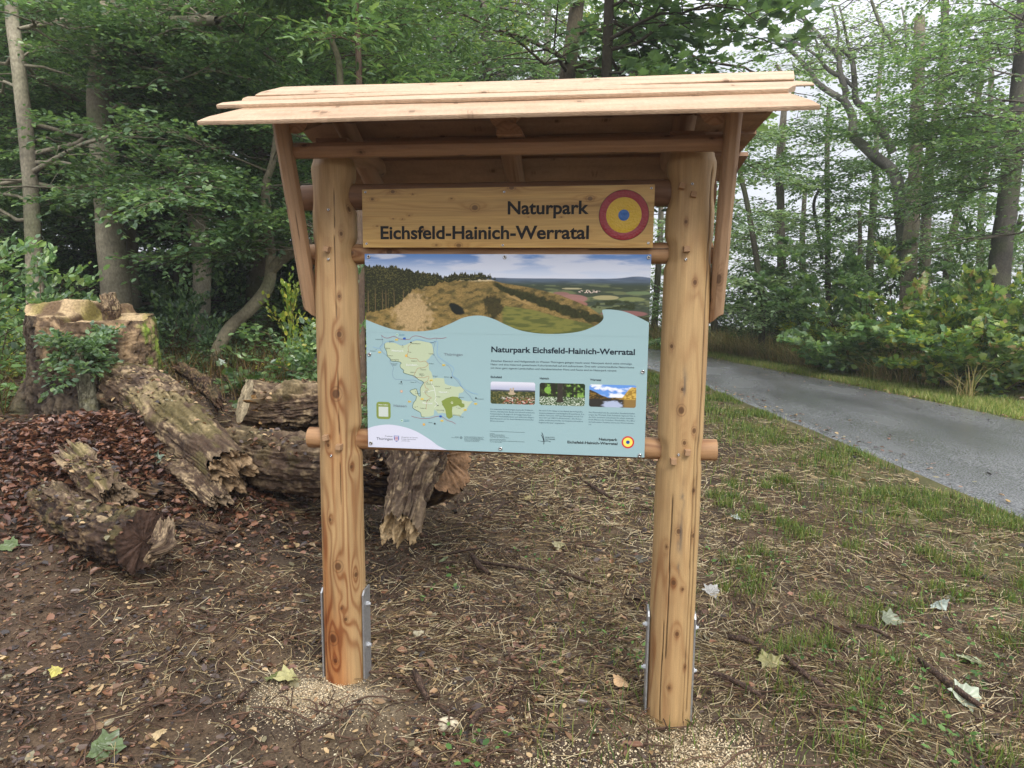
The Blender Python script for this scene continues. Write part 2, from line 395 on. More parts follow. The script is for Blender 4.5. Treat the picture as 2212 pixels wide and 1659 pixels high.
# wooden pegs and screws in the posts
def peg(px, py, post, r=.013):
    p = aty(px, py, -.068); mb = MB(); rs = random.Random(int(px)); rot = rs.uniform(-.3, .3)
    c, s_ = math.cos(rot), math.sin(rot); sq = [(-r, -r), (r, -r), (r, r), (-r, r)]
    A_ = [(p[0] + c * a - s_ * b, -.05, p[2] + s_ * a + c * b) for a, b in sq]; B_ = [(p[0] + .8 * (c * a - s_ * b), -.088, p[2] + .8 * (s_ * a + c * b)) for a, b in sq]
    mb.add(A_ + B_, [quads(2, 4), np.array([[7, 6, 5, 4]])], np.array([.36, .22, .12])); mb.build('wooden_peg', M_ROUGHWOOD, post, smooth=False)
def screwhead(p, r, name, par, col=(.55, .55, .54), mat=None, d=.0035):
    th = np.linspace(0, 2 * np.pi, 20, endpoint=False); prof = [(r, 0), (r * .95, -d * .5), (r * .75, -d), (r * .45, -d * .98), (r * .40, -d * .35), (0.0005, -d * .3)]
    V = np.concatenate([[(p[0] + a * math.cos(t), p[1] + b, p[2] + a * math.sin(t)) for t in th] for a, b in prof])
    CC = np.concatenate([np.tile(np.array(col) * (.25 if i >= 4 else 1), (20, 1)) for i in range(6)])
    mb = MB(); mb.add(V, [quads(6, 20)], CC); return mb.build(name, mat or M_CHROME, par)
for px, py in ((707, 538), (705, 945), (733, 965)): peg(px, py, pL)
for px, py in ((1483, 538), (1473, 402), (1498, 420), (1485, 977), (1455, 996)): peg(px, py, pR)
for px, py, post in ((709, 560, pL), (709, 453, pL), (1496, 397, pR), (1482, 560, pR), (1466, 983, pR), (715, 985, pL)):
    q = aty(px, py, -.068); screwhead((q[0], -.0655, q[2]), .006, 'screw', post)

# braces, purlin, ties, rafters
for x, sd in ((-.862, 41), (.872, 42)):
    timber('brace', (x, .035, 1.75), (x + (-.003 if x < 0 else -.008), -.205, 2.49), (1, 0, 0), rbox(.056, .075, 60, .016), root, sd, np.array([.38, .24, .135]), np.array([.2, .105, .055]), knots=5, n=140, shearx=-1.1 if x < 0 else 1.1, wav=.0035, freq=3.2, cracks=[(-1.2, .15, .45, .0008)])
timber('purlin', (-.85, -.135, 2.392), (.86, -.135, 2.394), (0, 1, 0), rbox(.07, .058, 60, .02), root, 45, np.array([.34, .20, .11]), np.array([.19, .095, .05]), knots=12, n=300, wav=.004)
for x in (-.70, .715):
    timber('tie_beam', (x, -.10, 2.448), (x, .49, 2.448), (-1, 0, 0), half(.066, -.06, 60)[::-1], root, int(50 + x * 5), np.array([.36, .21, .12]), np.array([.2, .1, .05]), knots=3, n=90)
ROOFZ = lambda y: 2.652 - .485 * abs(y)
for x, xr in ((-.815, -.70), (.02, -.01), (.80, .72)):
    P0 = (x, .0, ROOFZ(0) - .085); P1 = (x, -.20, ROOFZ(.2) - .062)
    timber('rafter', P0, P1, (-1, 0, 0), half(.054, .048, 48), root, int(60 + x * 7), np.array([.40, .235, .13]), np.array([.2, .1, .05]), knots=2, n=60, capscale=1.1)
    P0 = (xr, .0, ROOFZ(0) - .085); P1 = (xr, .545, ROOFZ(.545) - .088)
    timber('rafter', P0, P1, (1, 0, 0), half(.046, .05, 48), root, int(70 + x * 7), np.array([.36, .21, .12]), np.array([.2, .1, .05]), knots=2, n=60)
timber('spacer_block', (.043, -.205, 2.424), (.043, -.08, 2.426), (-1, 0, 0), half(.05, .045, 48), root, 71, np.array([.38, .22, .12]), np.array([.2, .1, .05]), n=20)
timber('ridge_beam', (-.90, .0, 2.565), (1.02, .0, 2.565), (0, 1, 0), circ(.038, 40), root, 72, DPALE, DBRN, knots=4, n=120)

# roof boards: waney edged, lapped
def board(name, xl, xr, s0, s1, sg, lift0, lift1, seed, tl, tr, pale, dark, wl=.004, t=.02):
    """s = distance down the slope from the ridge; lift = height above the roof plane"""
    nx, nv = 420, 10
    q = np.linspace(0, 1, nx)[:, None]; v = np.linspace(0, 1, nv)[None]
    X = xl + (xr - xl) * q + 0 * v
    e_low = wl * fbm(np.stack([X * 1.3, 0 * X, 0 * X + seed], -1), seed, 3) * 4 + .0035 * fbm(np.stack([X * 7, 0 * X, 0 * X], -1), seed + 3, 3)
    S = s0 + (s1 - s0 + e_low) * v
    # ragged, pointed ends
    endl = tl(v[0]) ; endr = tr(v[0])
    XX = X + endl[None] * (1 - sm(q, 0, .10)) - endr[None] * (1 - sm(1 - q, 0, .10))
    L = lift0 + (lift1 - lift0) * v
    k_ = .485; cs, sn = 1 / math.hypot(1, k_), k_ / math.hypot(1, k_)
    warp = .006 * fbm(np.stack([XX * .9, 0 * XX, 0 * XX + seed * 2], -1), seed + 7, 2)
    def place(S, L): return np.stack([XX, sg * (S * cs + L * sn), 2.648 - S * sn + L * cs + warp], -1)
    bev = .006 * sm(v, .8, 1) + 0 * S
    T = place(S, L + t - bev); Bt = place(S, L)
    loc = np.stack([S, L + 0 * S, XX], -1); rs = random.Random(seed)
    kn = [(rs.uniform(s0, s1), rs.uniform(xl, xr), rs.uniform(.005, .012)) for _ in range(9)]
    C = woodcol(loc * np.array([1.2, 1, 1]), S, XX, seed, kn, pale, dark, 2.5, .35)
    C = C * (1 + .07 * vn(np.stack([XX * 170, S * 170, 0 * S], -1), seed))[..., None]
    mb = MB(); f = quads(nx, nv, False)
    mb.add(T.reshape(-1, 3), [f], C.reshape(-1, 3)); 
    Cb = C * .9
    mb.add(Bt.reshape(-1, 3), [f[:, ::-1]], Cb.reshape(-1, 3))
    for a, b in ((T[:, -1], Bt[:, -1]), (Bt[:, 0], T[:, 0])):
        m = (a * .45 + b * .55) + np.array([0, sg * .002, 0]); st = np.stack([a, m, b], 1)
        mb.add(st.reshape(-1, 3), [quads(nx, 3, False)], np.repeat(C[:, -1] * .93, 3, 0))
    for e in (0, -1):
        st = np.stack([T[e], Bt[e]], 0); mb.add(st.reshape(-1, 3), [quads(2, nv, False)], np.tile(np.array(pale) * .8, (2 * nv, 1)))
    return mb.build(name, M_ROUGHWOOD, root)
RP = np.array([.54, .39, .265]); RD = np.array([.40, .25, .145])
pt = lambda a, b: (lambda v: a * np.asarray(v) ** b)
inv = lambda a, b: (lambda v: a * (1 - np.asarray(v)) ** b)
board('roof_board', -1.055, 1.088, .322, .522, -1, .0, .0, 101, inv(.11, 1.0), inv(.07, 1.), RP, RD, wl=.003)
board('roof_board', -1.062, 1.075, .195, .345, -1, .0, .020, 102, inv(.055, 1.2), pt(.055, 2), RP, RD)
board('roof_board', -1.05, 1.135, .11, .228, -1, .010, .022, 103, pt(.03, 1), inv(.05, 1.5), RP * .97, RD, t=.012)
board('roof_board', -1.0, 1.115, -.02, .138, -1, .016, .022, 104, inv(.05, 1), pt(.03, 1), RP, RD, t=.012)
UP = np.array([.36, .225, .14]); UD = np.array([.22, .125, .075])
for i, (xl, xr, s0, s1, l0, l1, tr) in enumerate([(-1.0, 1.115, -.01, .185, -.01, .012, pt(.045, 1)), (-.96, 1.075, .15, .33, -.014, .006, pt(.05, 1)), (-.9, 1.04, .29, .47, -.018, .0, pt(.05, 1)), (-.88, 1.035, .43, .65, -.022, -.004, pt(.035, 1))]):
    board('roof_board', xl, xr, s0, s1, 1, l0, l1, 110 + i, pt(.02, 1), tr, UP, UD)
# underside lining of the front slope between the laps
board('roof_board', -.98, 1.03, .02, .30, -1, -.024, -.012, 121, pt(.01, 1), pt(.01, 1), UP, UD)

# ------------------------------------------------------------------ lettering
_tc = {}
def textmesh(s, bold=0., res=3):
    cu = bpy.data.curves.new('t', 'FONT'); cu.body = s; cu.size = 1.0; cu.resolution_u = res; cu.offset = bold
    ob = bpy.data.objects.new('t', cu); COL.objects.link(ob)
    dg = bpy.context.evaluated_depsgraph_get(); me = bpy.data.meshes.new_from_object(ob.evaluated_get(dg))
    bpy.data.objects.remove(ob); bpy.data.curves.remove(cu)
    co = np.empty(len(me.vertices) * 3); me.vertices.foreach_get('co', co)
    return me, co.reshape(-1, 3)
def text(name, s, x0, x1, z, cap, y, col, parent, bold=0., res=3, mat=None, depth=0.):
    """fit one line between x0 and x1 on baseline z with capital height cap"""
    me, co = textmesh(s, bold, res)
    if not len(co): return
    a, b = co[:, 0].min(), co[:, 0].max(); sx = (x1 - x0) / (b - a)
    V = np.stack([x0 + (co[:, 0] - a) * sx, np.full(len(co), y), z + co[:, 1] * cap / .729], -1)
    me.vertices.foreach_set('co', V.astype(np.float32).ravel())
    ca = me.color_attributes.new('Col', 'FLOAT_COLOR', 'POINT'); ca.data.foreach_set('color', np.tile(np.r_[col, 1], len(co)).astype(np.float32))
    me.materials.clear(); me.materials.append(mat or M_INK)
    o = bpy.data.objects.new(name, me); COL.objects.link(o); o.parent = parent
    me.update(); return o
def textblock(name, lines, y, col, parent, bold=0., res=2):
    """several lines that read as one block: (string, x0, x1, z, cap)"""
    Vs = []; Fs = []; n = 0
    for s, x0, x1, z, cap in lines:
        me, co = textmesh(s, bold, res)
        if not len(co): continue
        a, b = co[:, 0].min(), co[:, 0].max(); sx = (x1 - x0) / (b - a) if x1 is not None else cap / .729 * .92
        Vs.append(np.stack([x0 + (co[:, 0] - a) * sx, np.full(len(co), y), z + co[:, 1] * cap / .729], -1))
        for p in me.polygons: Fs.append([v + n for v in p.vertices])
        n += len(co); bpy.data.meshes.remove(me)
    me = bpy.data.meshes.new(name); me.from_pydata(np.concatenate(Vs).tolist(), [], Fs)
    ca = me.color_attributes.new('Col', 'FLOAT_COLOR', 'POINT'); ca.data.foreach_set('color', np.tile(np.r_[col, 1], n).astype(np.float32))
    me.materials.append(M_INK); o = bpy.data.objects.new(name, me); COL.objects.link(o); o.parent = parent; return o
def disc(name, x, z, y, r, col, parent, r0=0., mat=None, bulge=0., n=64):
    th = np.linspace(0, 2 * np.pi, n, endpoint=False); rs = np.linspace(max(r0, 1e-4), r, 6)
    V = np.concatenate([np.stack([x + a * np.cos(th), np.full(n, y - bulge * (1 - ((a - (r0 + r) / 2) / ((r - r0) / 2 + 1e-6)) ** 4)), z + a * np.sin(th)], -1) for a in rs])
    mb = MB(); mb.add(V, [quads(6, n)], np.array(col)); return mb.build(name, mat or M_INK, parent)
def flat(name, polys, y, col, parent, mat=None):
    """filled polygons (x,z) lying at depth y"""
    me = bpy.data.meshes.new(name); V = []; F = []
    from mathutils.geometry import tessellate_polygon
    for P in polys:
        n = len(V); V += [(a, y, b) for a, b in P]
        F += [tuple(n + i for i in t) for t in tessellate_polygon([[Vector((a, b, 0)) for a, b in P]])]
    me.from_pydata(V, [], F); ca = me.color_attributes.new('Col', 'FLOAT_COLOR', 'POINT'); ca.data.foreach_set('color', np.tile(np.r_[col, 1], len(V)).astype(np.float32))
    me.materials.append(mat or M_INK); o = bpy.data.objects.new(name, me); COL.objects.link(o); o.parent = parent; return o
def smoothline(P, k=6):
    P = np.asarray(P, float); n = len(P); out = []
    for i in range(n - 1):
        p0, p1, p2, p3 = P[max(i - 1, 0)], P[i], P[i + 1], P[min(i + 2, n - 1)]
        for t in np.linspace(0, 1, k, endpoint=False):
            out.append(.5 * (2 * p1 + (p2 - p0) * t + (2 * p0 - 5 * p1 + 4 * p2 - p3) * t * t + (3 * p1 - p0 - 3 * p2 + p3) * t ** 3))
    out.append(P[-1]); return np.array(out)
def line(name, Ps, w, y, col, parent, k=5):
    mb = MB()
    for P in Ps:
        P = smoothline(P, k) if k > 1 else np.asarray(P, float); T = nrmz(np.gradient(P, axis=0)); N = np.stack([-T[:, 1], T[:, 0]], -1)
        A_ = P + N * w / 2; B_ = P - N * w / 2; n = len(P)
        V = np.stack([A_, B_], 1).reshape(-1, 2); V3 = np.stack([V[:, 0], np.full(2 * n, y), V[:, 1]], -1)
        mb.add(V3, [quads(n, 2, False)], np.array(col))
    return mb.build(name, M_INK, parent)
def rrect(x0, z0, x1, z1, r, n=6):
    o = []
    for cx, cz, a in ((x1 - r, z1 - r, 0), (x0 + r, z1 - r, 90), (x0 + r, z0 + r, 180), (x1 - r, z0 + r, 270)):
        for t in np.linspace(a, a + 90, n): o.append((cx + r * math.cos(math.radians(t)), cz + r * math.sin(math.radians(t))))
    return o

# ------------------------------------------------------------------ the carved name board
nx, nz = 520, 120
X, Z = np.meshgrid(np.linspace(-.603, .605, nx), np.linspace(ZB + .868, ZB + 1.111, nz), indexing='ij')
Zs = Z + .004 * (X / .6) * sm(Z, ZB + .9, ZB + 1.111)
kn = [(.0, 0, 0)]
kn = [(ZB + 1.03, -.122, .011), (ZB + 1.06, .350, .009), (ZB + 1.07, -.559, .006), (ZB + 1.088, -.385, .003), (ZB + 1.068, -.22, .0035), (ZB + 1.1, -.47, .008), (ZB + 1.108, .03, .009), (ZB + .876, -.19, .009), (ZB + .878, -.285, .004), (ZB + 1.0, -.40, .003), (ZB + .985, -.43, .0025), (ZB + .988, -.47, .0025), (ZB + .957, -.54, .0025), (ZB + .99, .235, .0025), (ZB + .935, .345, .003), (ZB + .99, .10, .002), (ZB + .94, -.34, .005)]
loc = np.stack([Z * 2.2, 0 * Z, X * .9], -1)
C = woodcol(loc, Z, X, 31, kn, np.array([.56, .36, .115]), np.array([.34, .17, .04]), 3.2, .55)
mb = MB(); V = np.stack([X, np.full(X.shape, -.022), Zs], -1); mb.add(V.reshape(-1, 3), [quads(nx, nz, False)], C.reshape(-1, 3))
V2 = V.copy(); V2[..., 1] = .0; mb.add(V2.reshape(-1, 3), [quads(nx, nz, False)[:, ::-1]], C.reshape(-1, 3))
for a, b in ((V[:, 0], V2[:, 0]), (V2[:, -1], V[:, -1]), (V2[0], V[0]), (V[-1], V2[-1])):
    st = np.stack([a, b], 0); mb.add(st.reshape(-1, 3), [quads(2, len(a), False)], np.array([.45, .25, .08]))
sign = mb.build('name_board', M_VARN, root, smooth=False)
BLK = (.012, .011, .010)
M_CARVE = vmat('black_gloss_paint', .4, .25, bump=.2, bscale=300)
text('carved_lettering', 'Naturpark', .0149, .346, ZB + 1.003, .053, -.0228, BLK, sign, bold=.026, res=6, mat=M_CARVE)
text('carved_lettering', 'Eichsfeld-Hainich-Werratal', -.5252, .3483, ZB + .9037, .054, -.0228, BLK, sign, bold=.026, res=6, mat=M_CARVE)
ex, ez = .4860, ZB + .9965
em = disc('painted_emblem', ex, ez, -.0222, .0985, (.30, .022, .028), sign, r0=.0705, mat=M_PAINT, bulge=.0012)
disc('emblem_yellow_field', ex, ez, -.0222, .0700, (.62, .40, .02), sign, r0=.0215, mat=M_PAINT, bulge=.0012)
disc('emblem_blue_centre', ex, ez, -.0224, .0220, (.03, .13, .40), sign, mat=M_PAINT, bulge=.0015)
disc('emblem_groove', ex, ez, -.0226, .1000, (.03, .01, .01), sign, r0=.0982, bulge=0)
for a, b in ((-.5888, 1.0957), (-.0003, 1.0916), (.5919, 1.101), (-.5873, .8835), (-.0045, .8773), (.5866, .8859)):
    screwhead((a, -.0222, ZB + b), .0055, 'screw', sign, d=.0015)

# ------------------------------------------------------------------ the printed map panel
TEAL = lin(155, 184, 187) * .92
mb = MB(); x0, x1, z0, z1 = -.6025, .6015, ZB, ZB + .842
V = [(x0, -.004, z0), (x1, -.004, z0), (x1, -.004, z1), (x0, -.004, z1), (x0, -.0005, z0), (x1, -.0005, z0), (x1, -.0005, z1), (x0, -.0005, z1)]
mb.add(V, [np.array([[0, 1, 2, 3], [7, 6, 5, 4], [4, 5, 1, 0], [1, 5, 6, 2], [2, 6, 7, 3], [3, 7, 4, 0]])], TEAL)
panel = mb.build('map_panel', M_PRINT, root, smooth=False)
o1, o2, o3, o4 = -.0043, -.0046, -.0049, -.0052
WAVE = [(-0.6022, 0.5622), (-0.5461, 0.5412), (-0.4795, 0.5216), (-0.4129, 0.5151), (-0.3467, 0.5167), (-0.2867, 0.5276), (-0.2271, 0.5518), (-0.1797, 0.5739), (-0.1325, 0.5849), (-0.0856, 0.5844), (-0.0387, 0.5706), (0.008, 0.5494), (0.0663, 0.5273), (0.1358, 0.5158), (0.2048, 0.5135), (0.2733, 0.5181), (0.3299, 0.5286), (0.3747, 0.5464), (0.4024, 0.5637), (0.4159, 0.5837), (0.4096, 0.6117), (0.4178, 0.6174), (0.4514, 0.6178), (0.5017, 0.61), (0.5579, 0.5884), (0.6014, 0.5666)]
wv = smoothline(WAVE, 6)
def gauss(x, y, cx, cy, sx, sy): return np.exp(-(((x - cx) / sx) ** 2 + ((y - cy) / sy) ** 2))
def picgrid(name, x0, z0, x1, z1, nx, nz, fn, y, parent, mask=None):
    X, Z = np.meshgrid(np.linspace(x0, x1, nx), np.linspace(z0, z1, nz), indexing='ij')
    C = fn((X - x0) / (x1 - x0), (Z - z0) / (z1 - z0)); F = quads(nx, nz, False)
    V = np.stack([X, np.full(X.shape, y), Z], -1).reshape(-1, 3)
    if mask is not None:
        keep = mask(V[F].mean(1)); F = F[keep]
    return mesh(name, V, [F], M_PRINT, parent, C.reshape(-1, 3), smooth=False)
def pano(x, y):                                             # x,y in 0..1 ; px space of the printed picture 2092 x 583
    px = 60 + x * 2066; py = 25 + (1 - y) * 583
    n = lambda sx, sy, s, o=4: fbm(np.stack([px / sx, py / sy, 0 * px], -1), s, o)
    sky = mixc(lin(92, 132, 188), lin(196, 206, 222), sm(py, 20, 190))
    cl = sm(n(260, 40, 1, 5) + .25 * sm(px, 700, 1500) + .1, .05, .5); sky = mixc(sky, lin(205, 210, 222), cl * .85)
    c = sky
    far = mixc(lin(92, 106, 126), lin(70, 84, 84), sm(py, 195, 250)); far = far * (1 + .35 * n(90, 10, 3))[..., None]
    hor = 197 + 6 * n(300, 1000, 4) - 14 * gauss(px, 0 * py, 2030, 0, 90, 1) 
    c = mixc(c, far, sm(py - hor, -1, 2))
    v = mixc(lin(62, 72, 58), lin(104, 112, 78), sm(n(120, 14, 6), .05, .3)); c = mixc(c, v, sm(py, 222, 260))
    for cx, cy, sx, sy, col in ((1560, 345, 130, 32, (150, 112, 104)), (1600, 385, 90, 28, (146, 104, 92)), (1500, 310, 60, 14, (138, 104, 96)), (1820, 335, 90, 16, (160, 152, 110)), (2000, 345, 90, 16, (120, 128, 82)), (1950, 450, 160, 22, (132, 92, 88)), (1400, 305, 50, 8, (140, 142, 96)), (2050, 300, 90, 12, (104, 122, 86)), (1580, 272, 70, 6, (170, 164, 128))):
        m = sm(gauss(px, py, cx, cy, sx, sy), .30, .42); c = mixc(c, lin(*col) * (1 + .1 * n(40, 5, 7))[..., None], m)
    tw = sm(gauss(px, py, 1700, 292, 90, 13), .35, .6) * sm(vn(np.stack([px / 9, py / 6, 0 * px], -1), 8), .1, .4); c = mixc(c, lin(225, 205, 190), tw)
    tr = sm(n(34, 20, 9, 4), -.05, .2); c = mixc(c, lin(46, 54, 30) * (1 + .5 * n(8, 8, 10))[..., None], tr * sm(gauss(px, py, 1880, 390, 260, 42), .3, .6))
    # hill body
    ridge = np.interp(px, [0, 600, 850, 1000, 1080, 1300, 1500, 1700, 1800, 1850, 2200], [230, 230, 205, 212, 235, 270, 320, 400, 470, 520, 640])
    hill = mixc(lin(134, 112, 66), lin(84, 76, 44), sm(n(45, 22, 12), -.2, .4)); hill = hill * (1 + .7 * n(9, 5, 13))[..., None]
    str_ = .5 + .5 * np.sin((px * .5 + py) / 9 + 3 * n(80, 80, 14)); hill = mixc(hill, lin(136, 116, 66), .35 * str_)
    rock = sm(gauss(px, py, 420, 470, 190, 200) + .35 * n(22, 22, 15), .45, .75); hill = mixc(hill, lin(176, 150, 108) * (1 + .45 * n(7, 7, 16))[..., None], rock * .85)
    band = sm(gauss(px, py, 900, 215, 200, 12) + .2 * n(20, 5, 17), .5, .75); hill = mixc(hill, lin(196, 178, 138), band)
    c = mixc(c, hill, sm(py - ridge, -2, 3))
    # shadows of trees printed in the picture, wood belt
    belt = sm(gauss((px - 1040) * .82 - (py - 215) * 1.35 * 1.0, 0 * py, 330, 0, 190, 1) + .25 * n(30, 24, 18), .38, .6) * sm(py, 205, 225) * (1 - sm(px - py * 2.2, 900, 1000)) 
    b2 = sm(1 - np.abs(py - np.interp(px, [1000, 1150, 1300, 1450, 1600, 1800], [235, 300, 345, 400, 450, 500])) / np.interp(px, [1000, 1300, 1800], [22, 55, 45]) + .5 * n(26, 20, 19), .1, .5) * sm(px, 1000, 1040)
    c = mixc(c, lin(48, 50, 26) * (1 + .7 * n(9, 9, 20))[..., None], np.clip(b2, 0, 1))
    b3 = sm(gauss(px, py, 1010, 400, 110, 120) + .35 * n(26, 26, 21), .55, .75); c = mixc(c, lin(44, 44, 24) * (1 + .7 * n(9, 9, 22))[..., None], b3 * .9)
    dk = sm(gauss(px - (py - 420) * .6, py, 740, 430, 70, 60) + .2 * n(20, 20, 23), .5, .7); c = mixc(c, lin(26, 30, 24), dk)
    # meadow
    me = sm(py - np.interp(px, [1000, 1100, 1300, 1500, 1700, 1800], [560, 400, 425, 480, 520, 560]), 0, 8) * sm(px, 1060, 1100); c = mixc(c, mixc(lin(116, 116, 58), lin(84, 90, 46), sm(n(60, 12, 24), -.25, .3)), me)
    ta = sm(1 - np.abs(py - (340 + (px - 1200) * .42)) / 34, .2, .4) * sm(px, 1110, 1130) * (1 - sm(px, 1270, 1310)); c = mixc(c, lin(158, 132, 84), ta * (1 - b2))
    # pines
    top = np.interp(px, [0, 100, 240, 400, 560, 640, 700, 850, 980, 1040], [120, 118, 112, 140, 165, 192, 172, 168, 176, 215]) + 16 * n(14, 1e6, 25, 2) + 10 * n(5, 1e6, 26, 1)
    bot = np.interp(px, [0, 200, 300, 420, 560, 640, 850, 1000, 1060], [470, 440, 410, 290, 262, 232, 212, 208, 220]) + 12 * n(16, 1e6, 27, 2)
    pin = sm(py - top, -2, 2) * (1 - sm(py - bot, -2, 4)) * (1 - sm(px, 1030, 1060))
    pc = mixc(lin(34, 38, 20), lin(92, 88, 48), sm(n(7, 5, 28, 3) + .25 * n(60, 60, 29), .0, .5)); pc = mixc(pc, lin(128, 104, 74), .6 * sm(vn(np.stack([px / 9, 0 * px, 0 * px], -1), 30), .55, .7) * sm(py, 270, 330))
    return np.clip(mixc(c, pc, pin), 0, 1)
def above_wave(Cn):
    x = Cn[:, 0]; z = Cn[:, 2] - ZB; return z > np.interp(x, wv[:, 0], wv[:, 1]) - .003
picgrid('panorama_photo', x0, ZB + .512, x1, z1, 760, 210, pano, o1, panel, above_wave)
flat('wave_edge', [[(a, b + ZB) for a, b in wv] + [(x1, ZB + .508), (x0, ZB + .508)]], o2, TEAL, panel, M_PRINT)
def pic1(x, y):
    n = lambda a, b, s, o=4: fbm(np.stack([x * a, y * b, 0 * x], -1), s, o)
    c = mixc(lin(176, 180, 200), lin(214, 214, 224), sm(y, .65, 1)); c = mixc(lin(70, 76, 86), c, sm(y - .64 - .02 * n(5, 1, 1), -.01, .01))
    g = mixc(lin(56, 66, 38), lin(112, 108, 66), sm(n(30, 25, 2), -.1, .4)); c = mixc(c, g, 1 - sm(y, .55, .6))
    c = mixc(c, lin(186, 168, 140), sm(gauss(x, y, .48, .48, .10, .07), .4, .6)); 
    for cx, w, t in ((.45, .02, .72), (.51, .018, .74), (.47, .04, .62)): c = mixc(c, lin(178, 160, 134), ((np.abs(x - cx) < w) & (y < t) & (y > .45)).astype(float))
    t = sm(vn(np.stack([x * 28, y * 24, 0 * x], -1), 5), .2, .4) * (1 - sm(y, .25, .33)) * sm(x, .22, .3); c = mixc(c, lin(168, 96, 84), t * .8)
    t = sm(vn(np.stack([x * 34, y * 30, 0 * x + 3], -1), 6), .35, .5) * (1 - sm(y, .3, .4)) * sm(x, .2, .3); return mixc(c, lin(220, 212, 200), t * .7)
def pic2(x, y):
    n = lambda a, b, s, o=4: fbm(np.stack([x * a, y * b, 0 * x], -1), s, o)
    c = mixc(lin(36, 50, 26), lin(130, 168, 78), sm(n(14, 9, 1), 0, .45)); t = sm(vn(np.stack([x * 26, 0 * x, 0 * x], -1), 3), .35, .5) * sm(y, .38, .42); c = mixc(c, lin(44, 42, 36), t * .85)
    f = mixc(lin(66, 88, 52), lin(206, 214, 196), sm(vn(np.stack([x * 60, y * 50, 0 * x], -1), 4), .1, .5)); c = mixc(f, c, sm(y, .34, .42))
    c = mixc(c, lin(58, 54, 48) * (1 + .3 * n(40, 10, 5))[..., None], (1 - sm(np.abs(x - .455), .055 + .03 * (1 - sm(y, .1, .35)), .07 + .03 * (1 - sm(y, .1, .35)))) * sm(y, .12, .16)); return mixc(c, lin(130, 176, 74), sm(gauss(x, y, .18, .68, .09, .17), .45, .55) * .85)
def pic3(x, y):
    n = lambda a, b, s, o=4: fbm(np.stack([x * a, y * b, 0 * x], -1), s, o)
    c = mixc(lin(98, 146, 214), lin(226, 230, 238), sm(n(6, 6, 1, 5), -.05, .3)); yy = y
    hill = .42 + .32 * (1 - sm(x, .0, .42)) + .03 * n(14, 1, 2); c = mixc(c, mixc(lin(60, 52, 34), lin(128, 100, 48), sm(n(24, 20, 3), -.1, .4)), 1 - sm(y - hill, -.01, .02))
    hr = .40 + .5 * sm(x, .66, .92) + .05 * n(10, 4, 4); c = mixc(c, mixc(lin(150, 118, 48), lin(206, 172, 84), sm(n(26, 24, 5), -.2, .3)), (1 - sm(y - hr, -.02, .03)) * sm(x, .6, .72))
    w = mixc(lin(52, 50, 46), lin(170, 182, 206), sm(gauss(x, y, .5, .1, .24, .22) + .2 * n(20, 40, 6), .35, .6)); w = mixc(w, lin(150, 120, 66), sm(x, .7, .78) * .8); return mixc(w, c, sm(y, .34, .37))
for (px0, pz0, px1, pz1), fn in (((-.0553, .2110, .1362, .3065), pic1), ((.1550, .2111, .3468, .3066), pic2), ((.3648, .2104, .5592, .3052), pic3)):
    def msk(Cn, a=px0, b=pz0, c=px1, d=pz1, r=.010):
        dx = np.maximum(np.maximum(a + r - Cn[:, 0], Cn[:, 0] - c + r), 0); dz = np.maximum(np.maximum(b + r - (Cn[:, 2] - ZB), (Cn[:, 2] - ZB) - d + r), 0); return np.hypot(dx, dz) < r
    picgrid('small_photo', px0, ZB + pz0, px1, ZB + pz1, 150, 80, fn, o1, panel, msk)
# map
up = lambda P: [(a, b + ZB) for a, b in P]
MAP = [(-0.5198, 0.4605), (-0.5104, 0.4661), (-0.4751, 0.4649), (-0.44, 0.4529), (-0.4047, 0.468), (-0.3788, 0.4756), (-0.3237, 0.4694), (-0.311, 0.4607), (-0.3056, 0.4393), (-0.3039, 0.4214), (-0.3168, 0.4103), (-0.3242, 0.3993), (-0.3372, 0.3882), (-0.3244, 0.3741), (-0.3245, 0.3524), (-0.3136, 0.3381), (-0.31, 0.3237), (-0.3063, 0.3129), (-0.2879, 0.317), (-0.2585, 0.3141), (-0.2549, 0.2924), (-0.2403, 0.2856), (-0.2036, 0.2793), (-0.1872, 0.2815), (-0.1689, 0.2693), (-0.1762, 0.2564), (-0.1927, 0.2505), (-0.1964, 0.2322), (-0.1781, 0.2218), (-0.1525, 0.2171), (-0.1324, 0.2195), (-0.1451, 0.2046), (-0.1634, 0.1785), (-0.1799, 0.1634), (-0.1873, 0.1504), (-0.2148, 0.155), (-0.237, 0.1579), (-0.2665, 0.1644), (-0.285, 0.1601), (-0.2923, 0.1709), (-0.3016, 0.178), (-0.3054, 0.1521), (-0.3222, 0.146), (-0.3445, 0.1435), (-0.3594, 0.1449), (-0.363, 0.1613), (-0.3816, 0.1718), (-0.3983, 0.1824), (-0.3943, 0.2046), (-0.3849, 0.2159), (-0.381, 0.2343), (-0.3921, 0.2377), (-0.4106, 0.2555), (-0.3956, 0.2632), (-0.3807, 0.2655), (-0.3735, 0.2419), (-0.3661, 0.2329), (-0.3624, 0.2385), (-0.364, 0.2641), (-0.3583, 0.2788), (-0.3471, 0.2937), (-0.3544, 0.3008), (-0.3729, 0.3076), (-0.3876, 0.3218), (-0.4098, 0.3268), (-0.4339, 0.3335), (-0.4395, 0.3388), (-0.4357, 0.3462), (-0.4504, 0.3567), (-0.4521, 0.3712), (-0.4465, 0.3768), (-0.4612, 0.3838), (-0.491, 0.3849), (-0.4965, 0.3957), (-0.5094, 0.4063), (-0.511, 0.4244), (-0.5201, 0.4424)]
